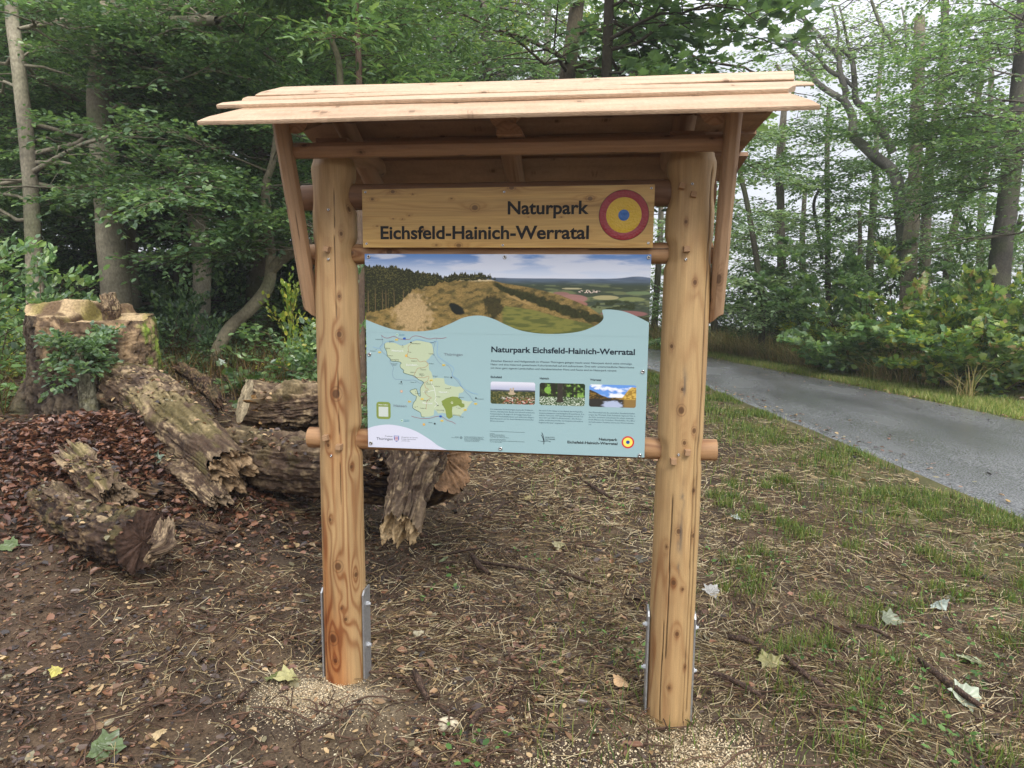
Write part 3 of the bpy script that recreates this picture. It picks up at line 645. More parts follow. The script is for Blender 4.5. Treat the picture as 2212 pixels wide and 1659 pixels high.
NP_ = [(-0.27, 0.2155), (-0.2478, 0.229), (-0.222, 0.237), (-0.2, 0.2358), (-0.1817, 0.2236), (-0.1799, 0.209), (-0.1689, 0.2057), (-0.1689, 0.193), (-0.1817, 0.1889), (-0.1964, 0.1994), (-0.2221, 0.1914), (-0.224, 0.173), (-0.2204, 0.1475), (-0.237, 0.1377), (-0.2481, 0.1466), (-0.2535, 0.1794), (-0.2645, 0.1974)]
GRN = lin(180, 192, 160); DGR = lin(126, 142, 70); GREY = lin(112, 116, 124); NAVY = lin(24, 34, 46)
flat('map_area', [up(MAP)], o1, GRN, panel); flat('map_reserve_area', [up(NP_)], o2, DGR, panel)
HW = [[(-0.5341, 0.4963), (-0.5231, 0.4875), (-0.5045, 0.4842), (-0.4784, 0.4919), (-0.4526, 0.4815), (-0.4119, 0.4804), (-0.4008, 0.4896), (-0.3823, 0.496), (-0.3566, 0.4921), (-0.3236, 0.4838), (-0.2943, 0.4878), (-0.2688, 0.4865), (-0.2469, 0.4915)], [(-0.4042, 0.1453), (-0.3669, 0.1372), (-0.3222, 0.1387), (-0.2962, 0.1469), (-0.2702, 0.1477), (-0.2444, 0.132), (-0.2223, 0.1254), (-0.2075, 0.1167)]]
line('map_motorway', [up(p) for p in HW], .0018, o3, lin(150, 90, 100), panel)
RDS = [[(-0.2889, 0.4862), (-0.3, 0.4573), (-0.3038, 0.4357), (-0.2984, 0.4107), (-0.2748, 0.3788), (-0.24, 0.3705), (-0.2236, 0.3403), (-0.2218, 0.3259), (-0.1999, 0.3047), (-0.1817, 0.2798), (-0.1598, 0.2551), (-0.1452, 0.241), (-0.1306, 0.2196), (-0.1196, 0.2181)], [(-0.5341, 0.4963), (-0.529, 0.4639), (-0.5417, 0.442), (-0.5279, 0.4205), (-0.4984, 0.3957), (-0.4968, 0.3775), (-0.4821, 0.356), (-0.488, 0.334), (-0.479, 0.3086), (-0.4473, 0.3039), (-0.4175, 0.3029), (-0.3878, 0.3036), (-0.3656, 0.2914), (-0.3489, 0.2955)]]
line('map_road', [up(p) for p in RDS], .0014, o2, lin(118, 134, 158), panel)
RIV = [(-0.5724, 0.445), (-0.5425, 0.4401), (-0.516, 0.466), (-0.4751, 0.4656), (-0.44, 0.454), (-0.401, 0.4716), (-0.3714, 0.4811), (-0.3201, 0.4695), (-0.2871, 0.4737), (-0.2872, 0.4468), (-0.2838, 0.411), (-0.24, 0.3795), (-0.2145, 0.3585), (-0.2218, 0.3295), (-0.1926, 0.3085), (-0.1817, 0.2835), (-0.1452, 0.2591), (-0.1088, 0.2492)]
line('map_river', [up(RIV)], .0016, o3, lin(130, 168, 204), panel)
TR = [(-0.4048, 0.459), (-0.416, 0.448), (-0.4143, 0.43), (-0.4201, 0.4082), (-0.4017, 0.3977), (-0.3795, 0.3982), (-0.3649, 0.384), (-0.3427, 0.3881), (-0.3281, 0.374), (-0.3466, 0.3591), (-0.3725, 0.3567), (-0.3837, 0.3401), (-0.3914, 0.3181), (-0.3654, 0.3169), (-0.3469, 0.3156), (-0.3247, 0.3234), (-0.3322, 0.3014), (-0.3434, 0.2938), (-0.3399, 0.272), (-0.327, 0.2651), (-0.3437, 0.2537), (-0.329, 0.2358), (-0.3142, 0.2289), (-0.3328, 0.2174), (-0.3367, 0.1989), (-0.3387, 0.1768)]
line('map_trail', [up(TR)], .0013, o3, lin(168, 110, 84), panel, 3)
WR = [(-0.3138, 0.3018), (-0.312, 0.2873), (-0.3011, 0.2694), (-0.2975, 0.2476), (-0.2939, 0.2295), (-0.2995, 0.2147), (-0.2885, 0.204), (-0.3015, 0.1871)]
WR2 = [(-0.3011, 0.262), (-0.318, 0.2585), (-0.332, 0.2535), (-0.352, 0.255)]
line('map_pale_road', [up(WR), up(WR2)], .0018, o3, lin(222, 226, 222), panel)
i0 = MAP.index((-0.3471, 0.2937))
line('map_border', [up(MAP[i0 - 17:i0 + 1]), up(MAP[i0:] + MAP[:1])], .0016, o3, lin(48, 78, 60), panel, 2)
TN = [(-0.5285, 0.4773), (-0.4966, 0.4656), (-0.4032, 0.4669), (-0.44, 0.454), (-0.2977, 0.4731), (-0.5112, 0.4371), (-0.5583, 0.4337), (-0.5086, 0.41), (-0.4743, 0.386), (-0.4897, 0.3733), (-0.4162, 0.427), (-0.3032, 0.4153), (-0.3778, 0.3874), (-0.3232, 0.3777), (-0.3603, 0.3544), (-0.3867, 0.3375), (-0.3554, 0.3226), (-0.2949, 0.3201), (-0.2262, 0.3196), (-0.3323, 0.2948), (-0.4478, 0.2948), (-0.3834, 0.295), (-0.2988, 0.2797), (-0.2293, 0.275), (-0.3679, 0.2457), (-0.2909, 0.2343), (-0.1923, 0.2309), (-0.1186, 0.233), (-0.3236, 0.2169), (-0.2922, 0.201), (-0.266, 0.1988), (-0.192, 0.2018), (-0.3781, 0.1881), (-0.262, 0.1726), (-0.2023, 0.1909), (-0.2171, 0.156), (-0.1884, 0.154), (-0.3413, 0.1819), (-0.3001, 0.115), (-0.3842, 0.2533), (-0.2294, 0.2317)]
BIG = {2: .0034, 18: .0034, 20: .0034, 27: .0034, 38: .0038}
def ngon(x, z, r, n=14): return [(x + r * math.cos(2 * math.pi * i / n), z + r * math.sin(2 * math.pi * i / n)) for i in range(n)]
flat('map_town_dots', [ngon(a, b + ZB, BIG.get(i, .0014)) for i, (a, b) in enumerate(TN)], o4, BLK, panel)
TNAME = [('Neu-Eichenberg', -.561, .478), ('Arenshausen', -.501, .471), ('Heilbad Heiligenstadt', -.400, .4625), ('Uder', -.4445, .447), ('Leinefelde', -.318, .468), ('Bornhagen', -.515, .4405), ('Witzenhausen', -.587, .427), ('Lindewerra', -.504, .408), ('Asbach-Sickenberg', -.492, .391), ('Bad Sooden-', -.486, .3735), ('Allendorf', -.486, .368), ('Lutter', -.413, .425), ('Dingelst\u00e4dt', -.325, .420), ('Martinfeld', -.402, .387), ('K\u00fcllstedt', -.319, .377), ('Gro\u00dfbartloff', -.361, .350), ('Geismar', -.407, .338), ('Lengenfeld', -.368, .332), ('unterm Stein', -.368, .327), ('Eigenrieden', -.307, .324), ('M\u00fchlhausen', -.257, .321), ('Katharinenberg', -.337, .289), ('Eschwege', -.459, .287), ('Wanfried', -.407, .294), ('Heyerode', -.295, .280), ('Niederdorla', -.253, .271), ('Treffurt', -.345, .2535), ('Nazza', -.286, .234), ('Weberstedt', -.193, .234), ('Bad Langensalza', -.114, .230), ('Frankenroda', -.352, .216), ('Mihla', -.291, .196), ('Craula', -.198, .187), ('Ifta', -.389, .186), ('Creuzburg', -.366, .182), ('Berka v.d. Hainich', -.291, .176), ('H\u00fctscheroda', -.215, .1565), ('Behringen', -.190, .149), ('Eisenach', -.327, .1195), ('Diedorf', -.385, .2455)]
textblock('map_town_names', [(s, a, None, b + ZB - .0015, .0036) for s, a, b in TNAME], o4, BLK, panel, bold=.01, res=1)
YT = [((-0.4667, 0.478), 'B 80'), ((-0.5428, 0.422), 'B 27'), ((-0.2594, 0.3723), 'B 247'), ((-0.3149, 0.3051), 'B 249'), ((-0.3558, 0.2222), 'B 250'), ((-0.4122, 0.2092), 'B 7'), ((-0.1196, 0.2083), 'B 247'), ((-0.1656, 0.1803), 'B 84'), ((-0.2681, 0.1294), 'B 19')]
flat('map_road_tags', [rrect(a - .0065, b + ZB - .0037, a + .0065, b + ZB + .0037, .001, 3) for (a, b), s in YT], o4, lin(222, 196, 96), panel)
textblock('map_tag_numbers', [(s, a - .0047, a + .0047, b + ZB - .0016, .0036) for (a, b), s in YT], o4 - .0003, BLK, panel, res=1)
flat('map_motorway_tags', [[(a - .0065, b + ZB), (a - .004, b + ZB + .0042), (a + .004, b + ZB + .0042), (a + .0065, b + ZB), (a + .004, b + ZB - .0042), (a - .004, b + ZB - .0042)] for a, b in ((-.4318, .4837), (-.2739, .1483))], o4, lin(38, 84, 172), panel)
for i, (a, b) in enumerate(((-.4245, .4095), (-.4476, .2534), (-.3485, .1101))):
    disc('map_centre_ring', a, b + ZB, o3, .0054, lin(206, 110, 50), panel, r0=.0040, n=24)
    disc('map_centre_disc', a, b + ZB, o3, .0040, lin(236, 208, 96) if i != 1 else lin(225, 200, 170), panel, n=24); disc('map_centre_dot', a, b + ZB, o4, .0012, BLK, panel, n=12)
disc('map_ring', -.2236, .2096 + ZB, o3, .0046, lin(225, 228, 210), panel, r0=.0032, n=24); disc('map_ring', -.1836, .0574 + ZB, o3, .0055, NAVY, panel, r0=.0042, n=24); disc('map_centre_dot', -.1836, .0574 + ZB, o3, .0016, NAVY, panel, n=12)
WT = lin(224, 228, 226)
for s, a, b, z, c in (('Naturpark', -.4886, -.4364, .4265, .0085), ('Eichsfeld -', -.4243, -.3723, .3660, .0085), ('Hainich -', -.2809, -.2367, .2512, .0085), ('Werratal', -.3553, -.3106, .2010, .0085)): text('map_region_name', s, a, b, z + ZB, c, o4, WT, panel, bold=.006)
text('map_state_name', 'Th\u00fcringen', -.2582, -.1762, .4140, ZB and .0110, o4, GREY, panel).location = (0, 0, 0) if False else (0, 0, ZB)
text('map_state_name', 'Hessen', -.4833, -.4254, .1843 + ZB, .0115, o4, GREY, panel)
flat('info_badge', [rrect(-.5622, ZB + .1282, -.4978, ZB + .2044, .013)], o1, DGR, panel)
text('badge_caption', 'Mehr Infos:', -.5515, -.5102, .1893 + ZB, .0052, o2, WT, panel, bold=.012)
flat('badge_plate', [rrect(-.5520, ZB + .1390, -.5085, ZB + .1830, .001)], o2, lin(190, 198, 190), panel)
WH = [(-0.6022, 0.0847), (-0.5709, 0.0952), (-0.5328, 0.1021), (-0.5025, 0.1042), (-0.4648, 0.1006), (-0.4198, 0.091), (-0.3824, 0.0774), (-0.3526, 0.0617), (-0.3154, 0.0389), (-0.2857, 0.0177), (-0.2467, 0.0003)]
flat('white_corner', [[(a, b + ZB) for a, b in smoothline(WH, 5)] + [(-.6022, ZB + .0003)]], o1, lin(204, 206, 220), panel, M_PRINT)
text('footer_text', 'Freistaat', -.5242, -.4907, .0495 + ZB, .0058, o2, NAVY, panel)
text('footer_text', 'Th\u00fcringen', -.5636, -.4901, .0345 + ZB, .0115, o2, NAVY, panel, bold=.004)
textblock('footer_text', [('Ministerium f\u00fcr Umwelt,', -.4504, -.3764, .0478 + ZB, .0048), ('Energie, Naturschutz', -.4504, -.3850, .0398 + ZB, .0048), ('und Forsten', -.4504, -.4130, .0318 + ZB, .0048)], o2, NAVY, panel)
sh = [(-.4845, .0555), (-.4612, .0555), (-.4612, .0395), (-.466, .0325), (-.4728, .0285), (-.4796, .0325), (-.4845, .0395)]
flat('shield', [up(sh)], o2, lin(46, 86, 160), panel)
flat('shield_stripes', [[(-.4822 + .0008 * k, z + ZB), (-.4635 - .0008 * k, z + ZB), (-.4635 - .0008 * k, z + .0026 + ZB), (-.4822 + .0008 * k, z + .0026 + ZB)] for k, z in ((0, .0505), (0, .0445), (1, .0385), (3, .0335))], o3, lin(226, 220, 226), panel)
flat('shield_stripes', [[(-.4790, z + ZB), (-.4667, z + ZB), (-.4667, z + .002 + ZB), (-.4790, z + .002 + ZB)] for z in (.0478, .0418, .0362)], o4, lin(186, 52, 60), panel)
flat('green_band_badge', [ngon(-.4640, .4985 + ZB, .0052), ngon(-.4470, .1240 + ZB, .0052)], o2, lin(200, 220, 206), panel); flat('green_band_badge', [ngon(-.4645, .4985 + ZB, .0030), ngon(-.4475, .1240 + ZB, .0030)], o3, lin(70, 130, 90), panel)
textblock('green_band_text', [('Gr\u00fcnes Band', -.457, -.432, .4995 + ZB, .0040), ('Deutschland', -.457, -.432, .4945 + ZB, .0040), ('Gr\u00fcnes Band', -.440, -.415, .1255 + ZB, .0040), ('Deutschland', -.440, -.415, .1200 + ZB, .0040)], o2, lin(50, 120, 150), panel, res=1)
text('panel_heading', 'Naturpark Eichsfeld-Hainich-Werratal', -.0530, .5485, .4328 + ZB, .0245, o2, NAVY, panel, bold=.026, res=5)
NL = [('Zwischen Eisenach und Heiligenstadt im Westen Th\u00fcringens gelegen macht unser Naturpark durch seine einmalige', -.0553, .5372, .3915 + ZB, .0082), ('Natur und eine historisch gewachsene Kulturlandschaft auf sich aufmerksam. Drei sehr unterschiedliche Naturr\u00e4ume', -.0552, .5467, .3765 + ZB, .0082), ('mit ihren ganz eigenen Landschaften und charakteristischer Flora und Fauna sind im Naturpark vereint:', -.0551, .4759, .3613 + ZB, .0082)]
textblock('intro_text', NL, o2, NAVY, panel)
for s, a, b, z in (('Eichsfeld', -.0549, -.0074, .3218), ('Hainich', .1554, .1937, .3212), ('Werratal', .3667, .4123, .3205)): text('photo_caption', s, a, b, z + ZB, .0090, o2, NAVY, panel, bold=.022)
def para(x, w, ztop, lines, dz=.0103):
    textblock('body_text', [(s, x, x + w * f, ztop - i * dz + ZB, .0060) for i, (s, f) in enumerate(lines)], o2, lin(44, 70, 88), panel, res=1)
para(-.0559, .191, .1845, [('Das malerische Eichsfeld pr\u00e4gen kunstvolle Wallfahrts-', .97), ('kirchen, mittelalterliche Burgen und liebevoll restaurierte', 1), ('Fachwerkd\u00f6rfer. Es zeigt sich als bergige Kulturland-', .93), ('schaft mit Muschelkalkplateaus und zahlreichen Klippen.', 1), ('Bemerkenswert sind die deutschlandweit bedeutenden', .98), ('Eibenvorkommen.', .32)])
para(.1540, .192, .1845, [('Mit rund 16.000 Hektar ist der Hainich das wohl gr\u00f6\u00dfte', .96), ('zusammenh\u00e4ngende Laubwaldgebiet Deutschlands. Der', 1), ('s\u00fcdliche Teil wurde 1997 zum Nationalpark und ein Teil', .97), ('davon 2011 als UNESCO-Weltnaturerbe \u201eAlte Buchen-', .95), ('w\u00e4lder und Buchenurw\u00e4lder der Karpaten und anderer', .98), ('Regionen Europas\u201c ausgewiesen.', .58)])
para(.3650, .193, .1835, [('Der Flussverlauf und die naturnahen Auenlandschaften', .99), ('pr\u00e4gen das Werratal. Steile Felsw\u00e4nde ragen am Ufer in', 1), ('die H\u00f6he und bieten Lebensraum f\u00fcr seltene w\u00e4rmelie-', .98), ('bende Pflanzen wie Orchideen. Wanderfalke, Uhu, Biber', 1), ('und viele andere Tierarten sind an der Werra beheima-', .98), ('tet.', .06)])
line('rule', [[(-.0568, .0904 + ZB), (.0943, .0900 + ZB)]], .0009, o2, NAVY, panel, 1)
textblock('imprint_text', [('Impressum', -.0568, -.037, .079 + ZB, .004), ('Naturpark Eichsfeld-Hainich-Werratal', -.0568, .006, .0733 + ZB, .004), ('F\u00fcrstenhagen, Dorfstr. 40, 37318 Uder', -.0568, .008, .0680 + ZB, .004), ('Tel. 0361 57391 6000 \u2013 www.naturpark-ehw.de', -.0568, .0247, .0625 + ZB, .004), ('Inhalt/Gestaltung: Naturparkverwaltung', -.0566, .012, .0535 + ZB, .004), ('Karte: \u00a9 OpenStreetMap-Mitwirkende; Gestaltung durch Naturparkverwaltung', -.0566, .0931, .0475 + ZB, .004), ('Fotos: Tino Sieland, Uwe M\u00fcller', -.0566, -.004, .0418 + ZB, .004),
    ('Der Naturpark Eichsfeld-Hainich-Werratal ist Teil', -.1689, -.0850, .0608 + ZB, .0036), ('der Nationalen Naturlandschaften (NNL), dem', -.1689, -.0890, .0562 + ZB, .0036), ('B\u00fcndnis der deutschen Nationalparks, Naturparks,', -.1689, -.0830, .0514 + ZB, .0036), ('Biosph\u00e4renreservate und Wildnisgebiete.', -.1689, -.0990, .0466 + ZB, .0036), ('www.nationale-naturlandschaften.de', -.1689, -.1050, .0416 + ZB, .0036), ('Nationale', -.2100, -.1930, .0590 + ZB, .0036), ('Naturlandschaften', -.2261, -.1929, .0546 + ZB, .0036)], o2, NAVY, panel, res=1)
line('leaf_mark', [up([(.1671, .092), (.1725, .080), (.1765, .066), (.1772, .052), (.1762, .041)]), up([(.1655, .082), (.1700, .073), (.1745, .062), (.1768, .052)])], .0026, o2, NAVY, panel)
line('leaf_mark', [up([(.1507, .0571), (.165, .0535), (.178, .0530), (.192, .0555), (.2065, .0545)]), up([(.165, .0520), (.180, .0565), (.193, .0575), (.205, .051)])], .0010, o2, NAVY, panel)
textblock('footer_text', [('QUALIT\u00c4TS', .1816, .2220, .0700 + ZB, .0048), ('NATURPARK', .1818, .2250, .0622 + ZB, .0048)], o2, NAVY, panel, bold=.012)
text('footer_title', 'Naturpark', .4101, .4875, .0672 + ZB, .0112, o2, BLK, panel, bold=.026); text('footer_title', 'Eichsfeld-Hainich-Werratal', .2772, .4881, .0498 + ZB, .0112, o2, BLK, panel, bold=.026)
disc('footer_emblem', .5312, .0632 + ZB, o2, .0262, lin(196, 66, 60), panel, r0=.0197); disc('footer_emblem', .5312, .0632 + ZB, o2, .0197, lin(236, 218, 96), panel, r0=.0078); disc('footer_emblem', .5312, .0632 + ZB, o2, .0078, lin(44, 76, 150), panel)
for a, b in ((-.5891, .412), (-.5894, .0187), (-.0100, .0152), (.5832, .3634), (.5819, .0085), (-.5848, .829), (.0018, .8293), (.5911, .8298)):
    s_ = screwhead((a, -.0045, ZB + b), .0088, 'screw', panel, d=.005)

# ================================================================== ground, road, verge
def sheet():
    n = 620; t = np.linspace(-1, 1, n)
    ax = .45 * np.sinh(7.4 * t); xx = ax[None, :] + .4 + 0 * ax[:, None]; yy = ax[:, None] + .6 + 0 * ax[None, :]
    zz = gz(xx, yy)
    P = np.stack([xx, yy, 0 * xx], -1)
    soil = mixc(lin(74, 62, 50), lin(110, 95, 74), sm(fbm(P * 6, 1, 4), -.3, .4))
    fl = mixc(lin(54, 44, 36), lin(86, 69, 53), sm(fbm(P * 4, 2, 4), -.3, .4))
    gr = mixc(lin(84, 88, 50), lin(110, 112, 66), sm(fbm(P * 5, 4, 4), -.3, .3))
    leftness = sm(-xx, -.2, 1.4); c = mixc(soil, fl, np.maximum(leftness, sm(yy, .8, 3.)) * .8)
    dust = np.exp(-((xx + .86) ** 2 / .05 + (yy + .12) ** 2 / .022)) + .8 * np.exp(-((xx + .66) ** 2 / .03 + (yy + .16) ** 2 / .012)) + .6 * np.exp(-((xx - .95) ** 2 / .05 + (yy + .38) ** 2 / .03)); c = mixc(c, lin(150, 138, 116), np.clip(dust * (.8 + .8 * fbm(P * 20, 33, 3)), 0, .85))
    ed = edge_x(NEAR, yy) - xx; right = sm(1.9 - ed, 0, 1.4) * sm(yy, -3, 3.5)
    c = mixc(c, gr, right * .45); fd = xx - edge_x(FARE, yy); c = mixc(c, gr, sm(fd, -.3, .3) * (1 - sm(fd, 1.6, 3)))
    F = quads(n, n, False)[:, ::-1]
    mt = vmat('soil', .9, .2, bump=1., bscale=70, vary=.45)
    o = mesh('ground', np.stack([xx, yy, zz], -1).reshape(-1, 3), [quads(n, n, False)], mt, None, c.reshape(-1, 3)); tag(o, kind='structure')
sheet()
# asphalt cycle way, damp
def road():
    ys = np.r_[np.linspace(-6, 14, 160), np.linspace(14.2, 30, 90)]; k = 34
    a = edge_x(NEAR, ys); b = edge_x(FARE, ys)
    wob = .03 * fbm(np.stack([ys * 3, 0 * ys, 0 * ys], -1), 3, 3); a = a + wob; b = b + .03 * fbm(np.stack([ys * 3, 0 * ys + 9, 0 * ys], -1), 5, 3)
    q = np.linspace(0, 1, k)[None]; X = a[:, None] * (1 - q) + b[:, None] * q; Y = ys[:, None] + 0 * q
    Z = g0(X, Y) + .022 + .03 * (1 - (2 * q - 1) ** 2)
    Z[:, 0] -= .05; Z[:, -1] -= .05
    C = np.tile(lin(74, 76, 82), (X.size, 1))
    m = bpy.data.materials.new('damp_asphalt'); m.use_nodes = True; t = m.node_tree; n = t.nodes; l = t.links; bs = n['Principled BSDF']
    tc = n.new('ShaderNodeTexCoord'); n1 = n.new('ShaderNodeTexNoise'); n1.inputs['Scale'].default_value = 60; n1.inputs['Detail'].default_value = 4
    mp = n.new('ShaderNodeMapping'); mp.inputs['Rotation'].default_value = (0, 0, math.radians(-14)); mp.inputs['Scale'].default_value = (1.0, .42, 1)
    n2 = n.new('ShaderNodeTexNoise'); n2.inputs['Scale'].default_value = .8; n2.inputs['Detail'].default_value = 5; n2.inputs['Roughness'].default_value = .5
    l.new(tc.outputs['Object'], n1.inputs['Vector']); l.new(tc.outputs['Object'], mp.inputs['Vector']); l.new(mp.outputs['Vector'], n2.inputs['Vector'])
    r1 = n.new('ShaderNodeValToRGB'); r1.color_ramp.elements[0].color = (.06, .062, .068, 1); r1.color_ramp.elements[1].color = (.30, .30, .30, 1); r1.color_ramp.elements[0].position = .35; r1.color_ramp.elements[1].position = .75
    l.new(n1.outputs['Fac'], r1.inputs['Fac'])
    wet = n.new('ShaderNodeMapRange'); wet.inputs['From Min'].default_value = .3; wet.inputs['From Max'].default_value = .7; wet.inputs['To Min'].default_value = .12; wet.inputs['To Max'].default_value = .34
    l.new(n2.outputs['Fac'], wet.inputs['Value']); l.new(wet.outputs['Result'], bs.inputs['Roughness'])
    sc = n.new('ShaderNodeMapRange'); sc.inputs['From Min'].default_value = .32; sc.inputs['From Max'].default_value = .68; sc.inputs['To Min'].default_value = .78; sc.inputs['To Max'].default_value = 1.15
    mm = n.new('ShaderNodeVectorMath'); mm.operation = 'SCALE'; l.new(n2.outputs['Fac'], sc.inputs['Value']); l.new(r1.outputs['Color'], mm.inputs[0]); l.new(sc.outputs['Result'], mm.inputs['Scale']); l.new(mm.outputs['Vector'], bs.inputs['Base Color'])
    bp = n.new('ShaderNodeBump'); bp.inputs['Strength'].default_value = .5; bp.inputs['Distance'].default_value = .004; l.new(n1.outputs['Fac'], bp.inputs['Height']); l.new(bp.outputs['Normal'], bs.inputs['Normal'])
    bs.inputs['Specular IOR Level'].default_value = .5
    o = mesh('road', np.stack([X, Y, Z], -1).reshape(-1, 3), [quads(len(ys), k, False)[:, ::-1]], m, None, C); tag(o, kind='structure')
road()

# ================================================================== litter (nobody could count it)
def wedge(n, r0, r1, a0, a1, pw=1.0):
    """points spread around the clearing, denser near by"""
    u = RNG.random(n); r = r0 * (r1 / r0) ** (u ** pw); a = RNG.uniform(a0, a1, n)
    return CAM[0] - r * np.sin(a), CAM[1] + r * np.cos(a)
def offroad(x, y, m=.02):
    a = x - edge_x(NEAR, y); b = edge_x(FARE, y) - x; return ~((a > -m) & (b > -m))
def up_n(n, s):
    v = RNG.normal(0, s, (n, 3)); v[:, 2] = 1; return nrmz(v)
def density_soil(x, y):                                     # trodden bare earth round the two posts
    return np.clip(np.exp(-((x - .1) / 1.5) ** 4 - ((y + .62) / .62) ** 4) * sm(fbm(np.stack([x * 2.5, y * 2.5, 0 * x], -1), 29, 3), -.45, .1) + np.exp(-((x + .9) ** 2 + (y + .3) ** 2) / .18) + np.exp(-((x - .95) ** 2 + (y + .4) ** 2) / .14), 0, 1)
def zof(x, y): return gz(x, y)
LC = np.array([lin(100, 72, 54), lin(84, 66, 52), lin(136, 104, 76), lin(62, 46, 38), lin(152, 122, 88), lin(112, 78, 60), lin(186, 158, 116), lin(88, 72, 64), lin(128, 120, 92), lin(50, 40, 34), lin(142, 100, 74)])
n = 120000; x, y = wedge(n, 1.25, 22, -.98, 1.45, .9)
w = RNG.random(n); keep = offroad(x, y, .1) & (w > .80 * density_soil(x, y)) & (w < np.clip(1.0 - .62 * sm(x, .3, 1.6), .2, 1)); x, y = x[keep], y[keep]; n = len(x)
d = np.hypot(x - CAM[0], y - CAM[1]); z = zof(x, y) + RNG.uniform(0, .016, n)
col = LC[RNG.integers(0, len(LC), n)] * RNG.uniform(.6, 1.15, (n, 1)); a = RNG.uniform(0, 6.283, n)
sz = RNG.uniform(.012, .034, n) * (1 + 1.0 * (RNG.random(n) > .8)) * np.clip(d / 6, 1, 1.8)
mb = MB(); mb.add(*leaves(np.stack([x, y, z], -1), np.stack([np.cos(a), np.sin(a), RNG.normal(0, .22, n)], -1), up_n(n, .42), sz, col, LEAF6, RNG.uniform(-1, 4, n)))
_mb_keep = mb
# heaped leaves over the hump between the logs
n = 9000; x = RNG.normal(-3.3, .62, n); y = RNG.normal(1.85, .42, n); z = zof(x, y) + RNG.uniform(0, .04, n); a = RNG.uniform(0, 6.283, n)
mb.add(*leaves(np.stack([x, y, z], -1), np.stack([np.cos(a), np.sin(a), RNG.normal(0, .4, n)], -1), up_n(n, .6), RNG.uniform(.03, .075, n), np.array([lin(118, 78, 58), lin(92, 62, 50), lin(146, 104, 78), lin(70, 50, 42)])[RNG.integers(0, 4, n)] * RNG.uniform(.6, 1.1, (n, 1)), LEAF6, RNG.uniform(-1, 5, n)))
n = 900; y = RNG.uniform(0, 20, n); sd = RNG.random(n) > .5; e_ = np.abs(RNG.normal(0, .22, n)) + .7 * (RNG.random(n) > .9); x = np.where(sd, edge_x(NEAR, y) + e_, edge_x(FARE, y) - e_); a = RNG.uniform(0, 6.283, n)
mb.add(*leaves(np.stack([x, y, g0(x, y) + .045 + .01 * RNG.random(n)], -1), np.stack([np.cos(a), np.sin(a), RNG.normal(0, .15, n)], -1), up_n(n, .25), RNG.uniform(.02, .075, n), np.vstack([LC, lin(176, 140, 70)[None]])[RNG.integers(0, len(LC) + 1, n)], LEAF6, RNG.uniform(-1, 3, n)))
tag(mb.build('leaf_litter', M_LITTER), kind='stuff')
# crumbs of soil
n = 50000; x, y = wedge(n, 1.2, 7, -.9, .9, 1.1); z = zof(x, y); r = RNG.uniform(.002, .007, n)
T = np.array([(1, 0, 0), (-.5, .87, 0), (-.5, -.87, 0), (0, 0, 1.)]); a = RNG.uniform(0, 6.28, n); R2 = np.stack([np.cos(a), -np.sin(a), np.sin(a), np.cos(a)], -1).reshape(n, 2, 2)
V = np.empty((n, 4, 3)); V[..., :2] = np.einsum('nij,kj->nki', R2, T[:, :2]) * r[:, None, None]; V[..., 2] = T[None, :, 2] * r[:, None] * .9; V += np.stack([x, y, z], -1)[:, None]
F = (np.arange(n)[:, None, None] * 4 + np.array([(0, 1, 3), (1, 2, 3), (2, 0, 3)])[None]).reshape(-1, 3)
c = mixc(lin(52, 42, 33), lin(134, 116, 92), RNG.random(n) ** 2)
mb = MB(); mb.add(V.reshape(-1, 3), [F], np.repeat(c, 4, 0)); tag(mb.build('soil_crumbs', M_STONE, smooth=False), kind='stuff')
# dry straw and mown stalks
def curves(n, x, y, L, h, bend, lie=1.):
    a = 1.8 * fbm(np.stack([x * .9, y * .9, 0 * x], -1), 91, 2) * 3 + RNG.normal(0, .75, n); k = 4; t = np.linspace(-.5, .5, k)
    da = RNG.normal(0, bend, n); dx = np.cos(a[:, None] + da[:, None] * t * 2) * t * L[:, None]; dy = np.sin(a[:, None] + da[:, None] * t * 2) * t * L[:, None]
    X = x[:, None] + dx; Y = y[:, None] + dy; z0_ = zof(X[:, 0], Y[:, 0]); z1_ = zof(X[:, -1], Y[:, -1]); zm_ = zof(x, y); up0 = np.maximum(0, zm_ - (z0_ + z1_) / 2); Z = (z0_ + up0)[:, None] + (z1_ - z0_)[:, None] * (t + .5)[None] + h[:, None] + RNG.normal(0, .012, n)[:, None] * t * 2 + .004 * (1 - 4 * t * t)[None]
    return np.stack([X, Y, Z], -1)
n = 90000; x, y = wedge(n, 1.3, 12, -.9, .70, .92)
w = RNG.random(n); dens = (.55 + .45 * sm(fbm(np.stack([x * 2, y * 2, 0 * x], -1), 37, 3), -.25, .2)) * np.clip(.28 + .72 * sm(x, -1.6, .3) * sm(y, -.55, .45) + .35 * sm(x, .9, 1.8), 0, 1) * (1 - .85 * density_soil(x, y)); keep = offroad(x, y, .12) & (w < dens); x, y = x[keep], y[keep]; n = len(x)
d = np.hypot(x - CAM[0], y - CAM[1]); L = RNG.uniform(.04, .17, n) * (1 + .9 * (RNG.random(n) > .93)); P = curves(n, x, y, L, RNG.uniform(.003, .024, n), .14)
rr = RNG.uniform(.0009, .0021, n) * np.clip(d / 4.5, 1, 1.6); SCOL = np.array([lin(212, 192, 150), lin(188, 164, 118), lin(138, 114, 80), lin(226, 210, 172), lin(112, 98, 66), lin(84, 66, 50)])
mb = MB(); mb.add(*tubes(P, np.repeat(rr[:, None], 4, 1), 3, SCOL[RNG.integers(0, 6, n)] * RNG.uniform(.6, 1.05, (n, 1)))); tag(mb.build('dry_straw', M_STRAW), kind='stuff')
